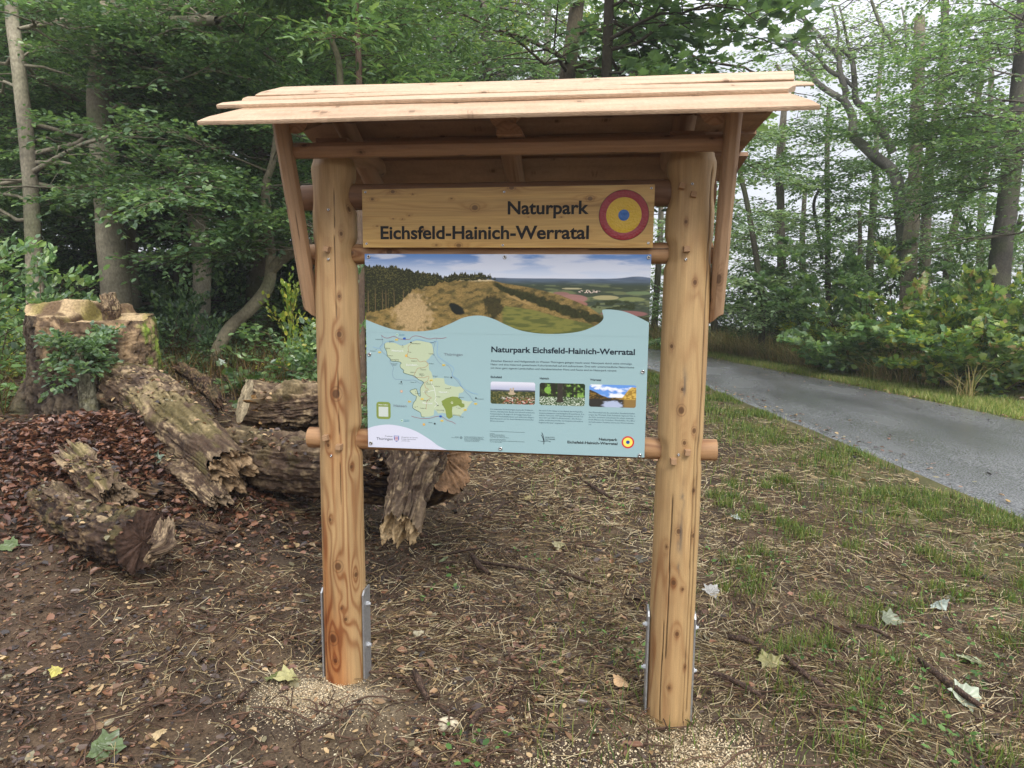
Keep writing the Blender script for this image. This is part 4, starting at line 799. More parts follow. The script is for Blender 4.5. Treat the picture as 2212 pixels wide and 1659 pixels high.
# pale sawdust and chips by the posts, bits elsewhere
def chips(n, cx, cy, sx, sy, s0, s1): return RNG.normal(cx, sx, n), RNG.normal(cy, sy, n), RNG.uniform(s0, s1, n)
parts = [chips(3600, LX - .13, -.16, .15, .10, .003, .011), chips(1500, LX - .02, -.14, .15, .07, .003, .010), chips(5200, RX + .17, -.34, .16, .16, .004, .014), chips(3000, .38, -.52, .26, .13, .004, .016), chips(900, RX + .05, -.1, .14, .08, .003, .010), chips(1600, .10, -.20, .5, .22, .003, .010)]
x = np.concatenate([p[0] for p in parts]); y = np.concatenate([p[1] for p in parts]); s = np.concatenate([p[2] for p in parts])
x2, y2 = wedge(9000, 1.2, 6, -.9, .9); x = np.r_[x, x2]; y = np.r_[y, y2]; s = np.r_[s, RNG.uniform(.004, .018, 9000)]; n = len(x); z = zof(x, y) + RNG.uniform(.001, .012, n); a = RNG.uniform(0, 6.283, n)
c = mixc(lin(226, 212, 180), lin(184, 156, 118), RNG.random(n)); c[-9000:] *= RNG.uniform(.45, 1, (9000, 1))
mb = MB(); mb.add(*leaves(np.stack([x, y, z], -1), np.stack([np.cos(a), np.sin(a), RNG.normal(0, .3, n)], -1), up_n(n, .5), s, c, LEAF4)); tag(mb.build('wood_chips', M_STRAW), kind='stuff')
# fine twigs
n = 5200; x, y = wedge(n, 1.4, 12, -.9, .8); keep = offroad(x, y, .2) & (RNG.random(n) > .6 * density_soil(x, y)); x, y = x[keep], y[keep]; n = len(x)
P = curves(n, x, y, RNG.uniform(.06, .34, n), RNG.uniform(.004, .018, n), .7); r0 = RNG.uniform(.0018, .005, n); P[..., 2] += .012; mb = MB(); mb.add(*tubes(P, r0[:, None] * np.array([1, .9, .75, .5])[None], 5, mixc(lin(58, 44, 36), lin(104, 82, 66), RNG.random(n)))); tag(mb.build('fine_twigs', M_BARK), kind='stuff')
# grass: green blades to the right, verge strips along both edges of the road
def grass(name, x, y, Lm, LM, cols, blades=1, lean=.5, wd=.0028, patch=None, mat=None):
    n = len(x); k = 4; a = RNG.uniform(0, 6.283, n); L = RNG.uniform(Lm, LM, n); t = np.linspace(0, 1, k); ln = RNG.uniform(.1, 1, n) * lean
    out = ln[:, None] * (t ** 1.8)[None] * L[:, None]; X = x[:, None] + out * np.cos(a)[:, None]; Y = y[:, None] + out * np.sin(a)[:, None]; Z = (zof(x, y) - .005)[:, None] + L[:, None] * (t - .35 * ln[:, None] * t ** 2)
    d = np.hypot(x - CAM[0], y - CAM[1]); P = np.stack([X, Y, Z], -1); wv_ = wd * np.clip(d / 5, 1, 2.2)[:, None] * np.array([1, .9, .6, .08])[None]
    b = a + 1.57 + RNG.normal(0, .5, n); S = np.stack([np.cos(b), np.sin(b), 0 * b], -1)[:, None] * wv_[..., None]
    V = np.stack([P - S, P + S], 2).reshape(-1, 3); q = quads(k, 2, False); F = (np.arange(n)[:, None, None] * (2 * k) + q[None]).reshape(-1, 4)
    c = np.array(cols)[RNG.integers(0, len(cols), n)] * RNG.uniform(.7, 1.15, (n, 1)); mb = MB(); mb.add(V, [F], np.repeat(c, 2 * k, 0)); return tag(mb.build(name, mat or M_GRASS), kind='stuff')
GC = [lin(92, 118, 52), lin(112, 132, 62), lin(74, 100, 46), lin(140, 146, 82), lin(120, 118, 62)]
def nz2(x, y, f, s): return fbm(np.stack([x * f, y * f, 0 * x], -1), s, 3)
n = 60000; y = RNG.uniform(-2.5, 1, n); y = -2.2 + 19 * RNG.random(n) ** 1.6; x = edge_x(NEAR, y) - np.abs(RNG.normal(0, .75, n)) - .03
keep = (nz2(x, y, 1.6, 51) + .35 * RNG.normal(0, .3, n) > .10) & (RNG.random(n) < sm(y, -2.6, 1.2) * .8 + .2); g1x, g1y = x[keep], y[keep]
tx = RNG.uniform(1.2, 3.6, 60); ty = RNG.uniform(-.6, 4.5, 60); k_ = RNG.integers(0, 60, 6000); g2x = tx[k_] + RNG.normal(0, .05, 6000); g2y = ty[k_] + RNG.normal(0, .05, 6000)
ok = g2x < edge_x(NEAR, g2y) - .05; g2x, g2y = g2x[ok], g2y[ok]
x3, y3 = wedge(5000, 2.2, 12, -.9, .1); ok = offroad(x3, y3, .1) & (x3 < edge_x(NEAR, y3)); x3, y3 = x3[ok], y3[ok]
grass('roadside_grass', np.r_[g1x, g2x, x3], np.r_[g1y, g2y, y3], .03, .13, GC, lean=.7)
n = 60000; y = 3 + 23 * RNG.random(n) ** 1.1; x = edge_x(FARE, y) + RNG.uniform(.0, 1.5, n) + .02; grass('verge_grass', x, y, .04, .16, [lin(140, 158, 80), lin(166, 172, 98), lin(118, 142, 70), lin(190, 182, 122)], lean=.6)
n = 12000; y = 4 + 23 * RNG.random(n) ** .8; x = edge_x(FARE, y) + .85 + np.abs(RNG.normal(0, .6, n)); keep = (nz2(x, y, .55, 61) > .0) | (y > 15); x, y = x[keep], y[keep]
grass('tall_dry_grass', x, y, .35, 1.1, [lin(214, 196, 140), lin(190, 170, 116), lin(168, 154, 96), lin(140, 148, 80), lin(200, 174, 122)], lean=1.5, wd=.0038, mat=M_STRAW)
n = 26000; x, y = wedge(n, 5.0, 16, .12, 1.0); z_ = nz2(x, y, .9, 71); keep = (z_ > -.12) & (x < -1.5) & ((y > 4.2) | (x < -4.2)); x, y = x[keep], y[keep]
grass('brown_undergrowth', x, y, .15, .6, [lin(112, 88, 52), lin(96, 80, 44), lin(84, 92, 42), lin(74, 62, 38), lin(128, 104, 62)], lean=1.2, wd=.003)
# low green herbs
n = 7000; x, y = wedge(n, 2.0, 14, -.9, .35); keep = offroad(x, y, .1) & (nz2(x, y, 1.7, 81) > .12) & (x > -.6) & (density_soil(x, y) < .15); x, y = x[keep], y[keep]; n = len(x); a = RNG.uniform(0, 6.283, n)
mb = MB(); mb.add(*leaves(np.stack([x, y, zof(x, y) + RNG.uniform(.01, .06, n)], -1), np.stack([np.cos(a), np.sin(a), RNG.normal(.1, .3, n)], -1), up_n(n, .4), RNG.uniform(.018, .04, n), np.array([lin(86, 124, 58), lin(108, 142, 74), lin(66, 98, 48)])[RNG.integers(0, 3, n)], LEAF6)); tag(mb.build('ground_herbs', M_GRASS), kind='stuff')

# ================================================================== logs, stump, sticks, stones
LOGTOPS = []
def timber_log(name, P, R, label, cat='log', style='rotten', seed=1, rough=.19, sides=150, ends=(.1, .1), moss=.3, group=None, squash=1., cutface=(None, None), tilt=(0, 0), fissure=1., hollow=0.):
    P = np.asarray(P, float); n = int(60 + 110 * np.linalg.norm(np.diff(P, axis=0), axis=1).sum()); n = min(n, 260)
    L = np.r_[0, np.cumsum(np.linalg.norm(np.diff(P, axis=0), axis=1))]; s = np.linspace(0, L[-1], n)
    sp = smoothline(P, 12); Ls = np.r_[0, np.cumsum(np.linalg.norm(np.diff(sp, axis=0), axis=1))]; s2 = np.linspace(0, Ls[-1], n); C = np.stack([np.interp(s2, Ls, sp[:, i]) for i in range(3)], -1)
    r = np.interp(s, L, R); T, A, B = frames(C[None]); T, A, B = T[0], A[0], B[0]
    A = nrmz(np.cross(np.array([0, 0, 1.]), T) + 1e-6); B = np.cross(T, A); B = B * np.sign(B[:, 2:3] + 1e-9)
    th = np.linspace(0, 2 * np.pi, sides, endpoint=False); ct, st = np.cos(th), np.sin(th)
    Q = np.stack([ct[None] * 1.0 + 0 * s[:, None], st[None] + 0 * s[:, None], (s / r.mean())[:, None] + 0 * th[None]], -1)
    f1 = fbm(Q * np.array([1.1, 1.1, .5]) + seed * 7.7, seed, 3); f2 = fbm(Q * np.array([5, 5, .7]) + seed, seed + 2, 4); f3 = fbm(Q * np.array([16, 16, 1.5]) + seed, seed + 4, 3); f4 = 1 - np.abs(fbm(Q * np.array([7, 7, .5]) + seed * 3, seed + 6, 3)) * 3
    fj = fbm(Q * np.array([3.2, 3.2, 2.4]) + 5 * seed, seed + 19, 4); rr = r[:, None] * (1 + rough * (1.7 * f1 + .7 * f2 + .22 * f3 + .9 * fj) - fissure * .10 * sm(f4, .55, 1.0))
    q = np.linspace(0, 1, n)
    off = np.where(q[:, None] < .5, -ends[0] * sm(.5 - q[:, None], .40, .5) * (1 + 1.5 * f2[0:1]) - tilt[0] * ct[None] * r[0] * sm(.5 - q[:, None], .3, .5), ends[1] * sm(q[:, None] - .5, .40, .5) * (1 + 1.5 * f2[-1:]) + tilt[1] * ct[None] * r[-1] * sm(q[:, None] - .5, .3, .5))
    V = C[:, None] + rr[..., None] * (ct[None, :, None] * A[:, None] + squash * st[None, :, None] * B[:, None]) + off[..., None] * .25 * T[:, None]
    if style == 'bark': pal = (lin(78, 68, 56), lin(46, 38, 32), lin(110, 98, 80))
    elif style == 'dark': pal = (lin(74, 56, 42), lin(38, 28, 24), lin(120, 100, 72))
    elif style == 'smooth': pal = (lin(104, 102, 84), lin(78, 74, 60), lin(128, 124, 104))
    elif style == 'stick': pal = (lin(72, 56, 48), lin(44, 34, 30), lin(120, 98, 78))
    else: pal = (lin(124, 106, 84), lin(84, 68, 54), lin(168, 146, 112))
    fi = fbm(Q * np.array([6, 6, 5]) + 3 * seed, seed + 17, 4); m1 = sm(f1 + .4 * f2 + .5 * fi, -.15, .22); m2 = sm(.4 * f3 + .3 * f2 + .9 * fi, -.02, .38)
    c = mixc(np.array(pal[1]), np.array(pal[0]), m1); c = mixc(c, np.array(pal[2]), m2 * .65); c = c * (1 - .5 * sm(f4, .75, 1.0) * fissure)[..., None]
    dkp = sm(fbm(Q * np.array([1.6, 1.6, 1.3]) + 31 + seed, seed + 9, 3), .12, .3); c = mixc(c, lin(58, 44, 36), dkp * .75 * (style != 'smooth'))
    big = sm(fbm(Q * np.array([.9, .9, .9]) + 61 + seed, seed + 12, 4), -.02, .22); c = mixc(c, lin(70, 54, 42) * (1 + .3 * f2)[..., None], .7 * big * (style == 'rotten'))
    LOGTOPS.append((V.reshape(-1, 3), r.mean()))
    ms = .6 * sm(fbm(Q * np.array([2, 2, 1.5]) + 11 + seed, seed + 8, 3) + .35 * (V[..., 2] - C[:, None, 2]) / r[:, None], .25, .5) * moss; c = mixc(c, lin(118, 112, 62), ms)
    c = c * (1 + .22 * f3)[..., None]
    mb = MB(); mb.add(V.reshape(-1, 3), [quads(n, sides)], c.reshape(-1, 3))
    for e, fl, cf in ((0, 1, cutface[0]), (n - 1, 0, cutface[1])):
        ring = V[e]; c0 = ring.mean(0); ts = np.r_[1, .98, np.linspace(.92, .02, 26)]; W_ = c0 + (ring[None] - c0) * ts[:, None, None]; sgn = -1 if fl else 1
        qq = np.stack([ts[:, None] * ct[None], ts[:, None] * st[None], 0 * ts[:, None] * ct[None] + seed], -1)
        g1 = fbm(qq * np.array([3, 3, 1]), seed + 40 + e, 4); g2 = fbm(np.stack([np.arctan2(qq[..., 1], qq[..., 0]) * 6, ts[:, None] * 1.2 + 0 * ct[None], 0 * qq[..., 0]], -1), seed + 42, 3)
        depth = (ends[0] if fl else ends[1]); hol = hollow * r[e] * (1 - sm(ts[:, None], .3, .75)) * (1 + g1)
        W_ = W_ + (T[e] * sgn)[None, None] * ((g1 * .5 + g2 * .35) * depth * 1.2 * (1 - .3 * ts[:, None]) - hol)[..., None]
        base = cf if cf is not None else pal[0]; rg = .5 + .5 * np.sin(ts[:, None] * 70 + 4 * g1); cc = mixc(np.array(base) * .62, np.array(base) * 1.1, sm(g1 + .5 * g2 + .2 * rg, -.3, .5)); cc = cc * (1 - .5 * sm(np.abs(g2), .0, .08) * 0)[..., None]
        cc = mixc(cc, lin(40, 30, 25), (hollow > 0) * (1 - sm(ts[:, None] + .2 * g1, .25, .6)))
        F = quads(len(ts), sides); F = F[:, ::-1] if fl else F; mb.add(W_.reshape(-1, 3), [F], cc.reshape(-1, 3))
    o = mb.build(name, M_ROTTEN if style not in ('bark', 'smooth') else M_BARK); tag(o, label, cat, group); return o

def onground(px, py, up_=0.): p = gp(px, py); p = p.copy(); p[2] += up_; return p
CUT = lin(170, 150, 116); CUTG = lin(150, 142, 122); CUTD = lin(72, 54, 44)
# 1 the big mossy trunk piece leaning across the heap
timber_log('log', [at(268, 838, 6.3), at(330, 866, 6.0), at(400, 930, 5.6), at(492, 1010, 5.15)], [.235, .25, .24, .17], 'thick pale mossy log lying slantwise in the heap, in front of the tall stump', seed=3, rough=.10, ends=(.02, .25), moss=.55, cutface=(lin(158, 146, 118), lin(150, 126, 96)), tilt=(0, .6))
# 1b split slab beneath it
timber_log('log', [at(330, 975, 5.5), at(415, 1020, 5.2), at(470, 1075, 4.95)], [.10, .14, .09], 'short split brown piece tucked under the lower end of the thick mossy log', seed=5, rough=.2, ends=(.15, .15), moss=.1, squash=.6)
# 2 round pale cut face and the crumbling log behind
timber_log('log', [at(530, 865, 6.35), at(590, 880, 6.5), at(640, 890, 6.7)], [.215, .22, .2], 'short log with a round weathered grey cut face, left of the sign post', seed=7, rough=.06, ends=(.02, .1), moss=.15, cutface=(lin(168, 152, 122), None), tilt=(.0, 0), fissure=.5)
timber_log('log', [at(600, 885, 6.0), at(650, 880, 5.9), at(700, 872, 5.9)], [.16, .20, .18], 'crumbling hollow log with jagged orange rot, just left of the left post', style='rotten', seed=9, rough=.30, ends=(.3, .3), moss=.35, hollow=.4, cutface=(lin(140, 110, 70), None))
# 3 long rotten trunk low behind the left post
timber_log('log', [at(520, 975, 5.6), at(620, 1000, 5.4), at(720, 1010, 5.2), at(800, 1010, 5.1)], [.19, .235, .24, .22], 'long grey brown rotten log lying level behind the left post', seed=12, rough=.17, ends=(.3, .1), moss=.25)
# 4 front left curved rotten log with the dark sawn end
timber_log('log', [at(35, 1020, 5.3), at(95, 1075, 4.95), at(180, 1130, 4.5), at(305, 1168, 4.05)], [.09, .13, .15, .17], 'curved rotten log at the front left with a wet dark sawn end', style='dark', seed=15, rough=.17, ends=(.2, .02), moss=.35, cutface=(None, CUTD), tilt=(0, -.2))
timber_log('log', [at(170, 1000, 4.9), at(205, 1035, 4.72), at(235, 1075, 4.6)], [.08, .12, .11], 'upright splintered yellow snag rising from the front left log', 'log', seed=17, rough=.38, ends=(.4, .2), moss=.7)
timber_log('log', [at(215, 1040, 5.3), at(290, 1065, 5.15), at(345, 1080, 5.05)], [.12, .15, .11], 'dark hollow log under the leaf mound, between the front log and the thick mossy one', style='dark', seed=19, rough=.25, ends=(.2, .3), moss=.05, hollow=.5)
timber_log('bark_piece', [at(328, 1205, 4.0), at(345, 1180, 4.0), at(352, 1150, 4.05)], [.05, .075, .05], 'small upright piece of tan bark against the dark sawn log end', 'bark piece', seed=21, rough=.3, ends=(.05, .15), moss=0, squash=.5)
timber_log('wood_chunk', [at(395, 1135, 4.35), at(430, 1140, 4.3), at(470, 1150, 4.25)], [.05, .075, .05], 'flat dark chunk of wet wood on the leaves right of the front log', 'wood chunk', style='dark', seed=23, rough=.3, ends=(.1, .1), moss=0, squash=.6)
# 5 torn log end between the posts, below the panel
timber_log('log', [at(864, 1122, 4.3), at(884, 1045, 4.5), at(905, 985, 4.75), at(925, 925, 5.0)], [.12, .16, .19, .19], 'torn pale log stub standing on end below the map panel', seed=26, rough=.24, ends=(.25, .1), moss=.0, cutface=(lin(186, 160, 120), None))
timber_log('log', [at(955, 985, 4.95), at(905, 1010, 5.15), at(830, 1010, 5.35)], [.27, .29, .29], 'broad brown log with a ribbed cut face below the map panel, behind the torn stub', style='dark', seed=28, rough=.10, ends=(.05, .2), cutface=(lin(150, 116, 84), None), tilt=(.5, 0), moss=0)
timber_log('log', [at(780, 1030, 4.9), at(815, 1040, 4.95), at(850, 1040, 5.1)], [.13, .15, .14], 'dark shadowed log just right of the left post, low behind it', style='dark', seed=30, rough=.2, ends=(.2, .2), moss=0)
timber_log('log', [at(1655, 692, 25), at(1722, 692, 25), at(1790, 700, 25.5)], [.22, .2, .2], 'grey log lying on the bank beyond the road, among dry grass', style='smooth', seed=33, rough=.05, ends=(.02, .02), moss=0, cutface=(lin(190, 160, 120), None))
timber_log('log', [at(1735, 722, 24), at(1775, 715, 24.4), at(1830, 708, 25)], [.28, .3, .28], 'thick dark log lying on the bank beyond the road, under the grey one', style='dark', seed=35, rough=.08, ends=(.02, .02), moss=.3)

# the tall stump
def stump():
    c0 = at(212, 905, 6.95); base = float(gz(c0[0], c0[1])); x0, y0 = c0[0], c0[1]; top = at(200, 690, 6.95)[2]
    rt = empty('tree_stump', (x0, y0, base), 'huge old tree stump, chest high, with a stepped saw cut top and rough bark', 'tree stump')
    n, k = 170, 260; th = np.linspace(0, 2 * np.pi, k, endpoint=False); ct, st = np.cos(th), np.sin(th); h = top - base
    right = CM[:, 0]; fw = np.array([-right[1], right[0], 0])
    def topz(a, b):                                         # a across (right +), b away from viewer
        z = .05 + 0 * a
        z = z + .10 * sm(-a + .35 * b, -.05, .0) * sm(b, -.25, -.15)
        z = z + .05 * np.exp(-((a + .12) ** 2 / .05 + (b + .05) ** 2 / .05)) * sm(-a, -.06, .0)
        z = z - .05 * sm(a, .02, .08) * (1 - sm(b, -.05, .05)) - .06 * sm(np.abs(a - .04), .05, .0)
        return z + .012 * fbm(np.stack([a * 14, b * 14, 0 * a], -1), 3, 4) * 2
    Q = np.stack([ct[None] + 0 * np.ones((n, 1)), st[None] + 0 * np.ones((n, 1)), np.linspace(0, 3.2, n)[:, None] + 0 * ct[None]], -1)
    f1 = fbm(Q * np.array([1.2, 1.2, .4]) + 4, 5, 3); f2 = fbm(Q * np.array([9, 9, 2.6]) + 4, 6, 4); f3 = 1 - 3 * np.abs(fbm(Q * np.array([10, 10, 1.6]) + 8, 9, 3)); f5 = fbm(Q * np.array([24, 24, 12]), 13, 3)
    q = np.linspace(0, 1, n)[:, None]; flare = .22 * (1 - sm(q, 0, .45)) * (1 + .9 * np.cos(5 * th + 1)[None] * (1 - q))
    rr = .575 * (1 + flare * .7 + .13 * f1 + .05 * f2 - .045 * sm(f3, .5, 1) + .02 * f5); rr = rr * (1 - .04 * sm(q, .9, 1))
    a = rr * ct[None]; b = rr * st[None] * .95
    zt = h + topz(a[-1], b[-1]); Z = base - .1 + (zt[None] + .1) * q
    V = np.stack([x0 + a * right[0] + b * fw[0], y0 + a * right[1] + b * fw[1], Z], -1)
    c = mixc(lin(56, 46, 38), lin(92, 80, 64), sm(f2 + .4 * f5, -.2, .3)); c = c * (1 - .6 * sm(f3, .5, 1))[..., None]
    bare = sm(np.cos(th[None] + 1.05) * .8 + .7 * f1 + .3 * (q - .5), .55, .8) * sm(q, .35, .6); c = mixc(c, mixc(lin(98, 80, 62), lin(158, 132, 100), sm(fbm(Q * np.array([7, 7, 5]), 15, 4), -.2, .3)), bare * .9)
    ms = sm(np.cos(th[None] - .12) + .15 * f2, .93, 1.0) * sm(q, .3, .7) * (1 - sm(q, .95, 1.0)); c = mixc(c, lin(112, 134, 48), ms * .9); c = mixc(c, lin(84, 88, 54), .4 * sm(f1, .1, .3) * (1 - sm(q, 0, .4)))
    mb = MB(); mb.add(V.reshape(-1, 3), [quads(n, k)], c.reshape(-1, 3)); bark = mb.build('bark', M_ROTTEN)
    ts = np.r_[1, np.linspace(.985, .01, 60)]; a2 = ts[:, None] * a[-1][None]; b2 = ts[:, None] * b[-1][None]; z2 = h + topz(a2, b2)
    V2 = np.stack([x0 + a2 * right[0] + b2 * fw[0], y0 + a2 * right[1] + b2 * fw[1], z2 + base - .0], -1); V2[0, :, 2] = V[-1, :, 2]
    V2[..., 2] = np.where(ts[:, None] > .999, V2[..., 2], base + z2)
    # bring wall top and cut to the same height
    zfix = V[-1, :, 2]; V2[..., 2] = V2[..., 2] + (zfix - (base + z2[0]))[None] * ts[:, None] ** 3
    g = fbm(np.stack([a2 * 9, b2 * 9, 0 * a2], -1), 21, 4); c2 = mixc(lin(104, 84, 62), lin(176, 152, 116), sm(g, -.3, .35)); c2 = mixc(c2, lin(74, 56, 40), sm(np.abs(a2 - .04), .05, .02)); c2 = mixc(c2, lin(150, 140, 76), .5 * sm(fbm(np.stack([a2 * 5, b2 * 5, 0 * a2 + 5], -1), 23, 3), .05, .3))
    mb = MB(); mb.add(V2.reshape(-1, 3), [quads(len(ts), k)], c2.reshape(-1, 3)); cut = mb.build('cut_face', M_ROTTEN)
    settle(rt, [bark, cut])
    lx = at(239, 668, 6.8)
    timber_log('wood_chunk', [lx + np.array([0, 0, -.09]), lx + np.array([.01, 0, .0]), lx + np.array([-.01, 0, .12])], [.07, .085, .07], 'loose block of yellow wood standing on top of the tall stump', 'wood chunk', seed=37, rough=.16, ends=(.05, .08), moss=.3)
    return x0, y0, base
SX, SY, SB = stump()

# sticks that stand out
STK = [((1986, 1439), (2050, 1500), (2116, 1540), .014, 'thick curved stick with peeled ends at the right edge, beside pale leaves', 1),
       ((1698, 1433), (1730, 1470), (1776, 1496), .012, 'thick dark stick with a hooked end right of the right post foot', 0),
       ((1576, 1389), (1600, 1398), (1625, 1402), .013, 'short brown stick end lying by the bark slab right of the right post', 0),
       ((1640, 1379), (1680, 1368), (1710, 1353), .007, 'thin straight twig slanting up to the right, above the bark slab', 0),
       ((1853, 1363), (1885, 1374), (1920, 1389), .010, 'short black stick in the straw at the right', 0),
       ((1745, 1340), (1800, 1366), (1850, 1385), .006, 'long thin brown twig left of the short black stick', 0),
       ((1019, 1208), (1034, 1236), (1056, 1250), .014, 'bent dark root piece on the ground midway between the posts', 0),
       ((1038, 1223), (1100, 1236), (1163, 1243), .009, 'long dark stick pointing right from the bent root piece', 0),
       ((949, 1225), (975, 1227), (998, 1225), .007, 'short level purplish stick left of the bent root piece', 0),
       ((1060, 1122), (1085, 1100), (1108, 1089), .009, 'crooked stick far back between the posts, below the torn stub', 0),
       ((1266, 1049), (1295, 1072), (1321, 1083), .014, 'thick dark stick behind, near the right post, under the panel corner', 0),
       ((928, 1213), (990, 1203), (1047, 1190), .006, 'long thin twig slanting up to the right above the bent root piece', 0),
       ((896, 1466), (904, 1492), (923, 1524), .014, 'stubby brown stick pointing toward the viewer, right of the left post foot', 0),
       ((1015, 1583), (1034, 1562), (1054, 1547), .010, 'small blue black stick at the front, right of the pale stone', 0),
       ((1211, 1245), (1250, 1262), (1296, 1275), .008, 'straight brown stick left of the right post, halfway up its foot', 0),
       ((1545, 1467), (1590, 1492), (1640, 1515), .010, 'half buried brown stick close to the right post bracket', 0)]
for i, (a, b, c, r, lab, pl) in enumerate(STK):
    r *= 1.25; P = [onground(*a, r * .8 + .02), onground(*b, r * 1.1 + .03), onground(*c, r * .8 + .02)]
    timber_log('stick', P, [r * .85, r, r * .7], lab, 'stick', style='stick', seed=60 + i, rough=.14, sides=24, ends=(.02, .02), moss=.0, cutface=(lin(190, 160, 120), lin(190, 160, 120)) if pl else (None, None), fissure=.3)
p = onground(1632, 1402, .02); q = onground(1672, 1420, .02)
timber_log('bark_slab', [p, (p + q) / 2, q], [.045, .06, .04], 'flat dark bark slab with a pale edge on the soil right of the right post', 'bark slab', style='dark', seed=81, rough=.25, sides=50, ends=(.02, .02), moss=0, squash=.35)
# stones
def stone(px, py, rx, rz, col, label, seed):
    p = gp(px, py); n, k = 40, 56; u = np.linspace(0, np.pi, n)[:, None]; v = np.linspace(0, 2 * np.pi, k, endpoint=False)[None]
    S = np.stack([np.sin(u) * np.cos(v), np.sin(u) * np.sin(v), np.cos(u) + 0 * v], -1); f = fbm(S * 1.6 + seed, seed, 4); V = S * (1 + .28 * f)[..., None] * np.array([rx, rx * .8, rz]) + p + np.array([0, 0, rz * .35])
    c = np.array(col) * (1 + .3 * fbm(S * 6, seed + 2, 3))[..., None]; c = mixc(c, lin(96, 82, 60), .5 * sm(-S[..., 2] + f, .0, .5)); mb = MB(); mb.add(V.reshape(-1, 3), [quads(n, k)], c.reshape(-1, 3)); tag(mb.build('stone', M_STONE), label, 'stone')
stone(968, 1572, .047, .028, lin(188, 176, 150), 'pale rounded stone half sunk in soil at the front, between the posts', 3)
stone(905, 1372, .033, .022, lin(160, 152, 128), 'small angular grey stone right of the left post foot', 5)
stone(1085, 1602, .014, .008, lin(150, 140, 120), 'tiny pebble in front of the blue black stick', 6)
# large fallen maple leaves
FL = [((622, 1468), .13, (178, 172, 118), 'pale yellow leaf dusted with sawdust beside the left post foot'), ((588, 1466), .08, (112, 118, 62), 'folded green leaf tucked beside the pale sawdust leaf'), ((230, 1618), .11, (92, 108, 66), 'dark green leaf lying at the bottom left edge'), ((2098, 1428), .11, (150, 158, 122), 'large grey green leaf above the curved stick at the right edge'), ((2088, 1508), .11, (176, 184, 160), 'pale folded leaf lying against the curved stick at the right'), ((2030, 1310), .09, (168, 178, 166), 'silvery maple leaf turned upside down at the right'), ((1925, 1342), .10, (128, 134, 110), 'curled grey green leaf left of the silvery maple leaf'), ((1660, 1432), .10, (138, 132, 84), 'mottled olive leaf just behind the thick hooked stick'), ((1590, 1100 + 20), .07, (170, 176, 168), 'small silver leaf behind the right post at rail height'), ((945, 1178), .07, (164, 168, 132), 'pale green leaf back left between the posts'), ((958, 1212), .06, (150, 160, 120), 'small pale green leaf above the short purplish stick'), ((1207, 1180), .08, (150, 142, 104), 'tan leaf standing on edge near the right post'), ((1228, 1022), .09, (168, 156, 122), 'wide tan leaf under the panel, far back'), ((1140, 1058 + 20), .06, (146, 132, 86), 'yellowish leaf in straw behind, centre'), ((332, 1000), .13, (126, 142, 122), 'big frosted green leaf leaning on the thick mossy log'), ((20, 1180), .10, (98, 116, 66), 'green leaf at the far left edge beside the front log'), ((1538, 1280), .09, (158, 156, 150), 'wrinkled silver leaf by the right post, above its bracket'), ((1385, 1210), .08, (72, 66, 54), 'dark curled leaf just left of the right post'), ((345, 1590), .05, (184, 160, 118), 'little tan leaf near the bottom left'), ((1340, 1478), .07, (196, 160, 116), 'torn orange tan leaf left of the right post foot'), ((120, 1455), .06, (196, 186, 96), 'small yellow leaf low at the left')]
for i, ((px, py), s, col, lab) in enumerate(FL):
    p = gp(px, py, .02); 
    if i == 14: p = at(px, py, 5.25)
    a = RNG.uniform(0, 6.28); nn = np.array([RNG.normal(0, .3), -.25 + RNG.normal(0, .2), 1.]); nn = np.array([.1, -1, .5]) if i == 14 else nn
    u_ = nrmz(np.cross(nn, np.array([math.cos(a), math.sin(a), .1]))); v_ = nrmz(np.cross(nn, u_)); nn = nrmz(nn)
    # subdivided maple outline with curl
    ol = np.array(_mo); K_ = 96; o2_ = resample(ol, K_); rg = np.linspace(0.02, 1, 12); ctr = np.array([.4, 0]); Pq = ctr + (o2_[None] - ctr) * rg[:, None, None]
    zc = .10 * np.sin(Pq[..., 0] * 5 + i) * .7 + .35 * Pq[..., 1] ** 2 * RNG.uniform(-.3, 1.2) + .03 * np.cos(np.arctan2(Pq[..., 1], Pq[..., 0] - .05) * 14)
    s = s * (.95 if i in (0, 1, 20) else 1.25); V = p + np.array([0, 0, .012]) + s * ((Pq[..., :1] - .4) * u_ + Pq[..., 1:] * v_ + zc[..., None] * nn)
    vein = sm(np.abs(np.sin(np.arctan2(Pq[..., 1], Pq[..., 0] + .02) * 3.6)), .0, .25); c = lin(*col) * (.85 + .15 * (1 - vein))[..., None] * (1 + .35 * fbm(Pq.repeat(1, axis=-1) @ np.array([[6, 0, 0], [0, 6, 0]]) + i, i, 3))[..., None]
    mb = MB(); mb.add(V.reshape(-1, 3), [quads(12, K_)], c.reshape(-1, 3)); tag(mb.build('fallen_leaf', M_LITTER), lab, 'leaf', 'large fallen leaves')

# leaves lying on top of the logs
rng = np.random.default_rng(77); mb = MB()
for V, r in LOGTOPS:
    if r < .1: continue
    zc = np.median(V[:, 2]); top = V[V[:, 2] > zc + .35 * r]; nn_ = int(420 * r / .2); n = len(top)
    if n < 10: continue
    p = top[rng.integers(0, n, nn_)] + np.stack([rng.normal(0, .01, nn_), rng.normal(0, .01, nn_), rng.uniform(.0, .012, nn_)], -1)
    cl = fbm(p * 4, 5, 2) > -.05; p = p[cl]; m = len(p); a = rng.uniform(0, 6.283, m)
    mb.add(*leaves(p, np.stack([np.cos(a), np.sin(a), rng.normal(0, .3, m)], -1), up_n(m, .45), rng.uniform(.02, .055, m), LC[rng.integers(0, len(LC), m)] * rng.uniform(.7, 1.2, (m, 1)), LEAF6, rng.uniform(-1, 4, m)))
o = tag(mb.build('leaf_litter', M_LITTER), kind='stuff')

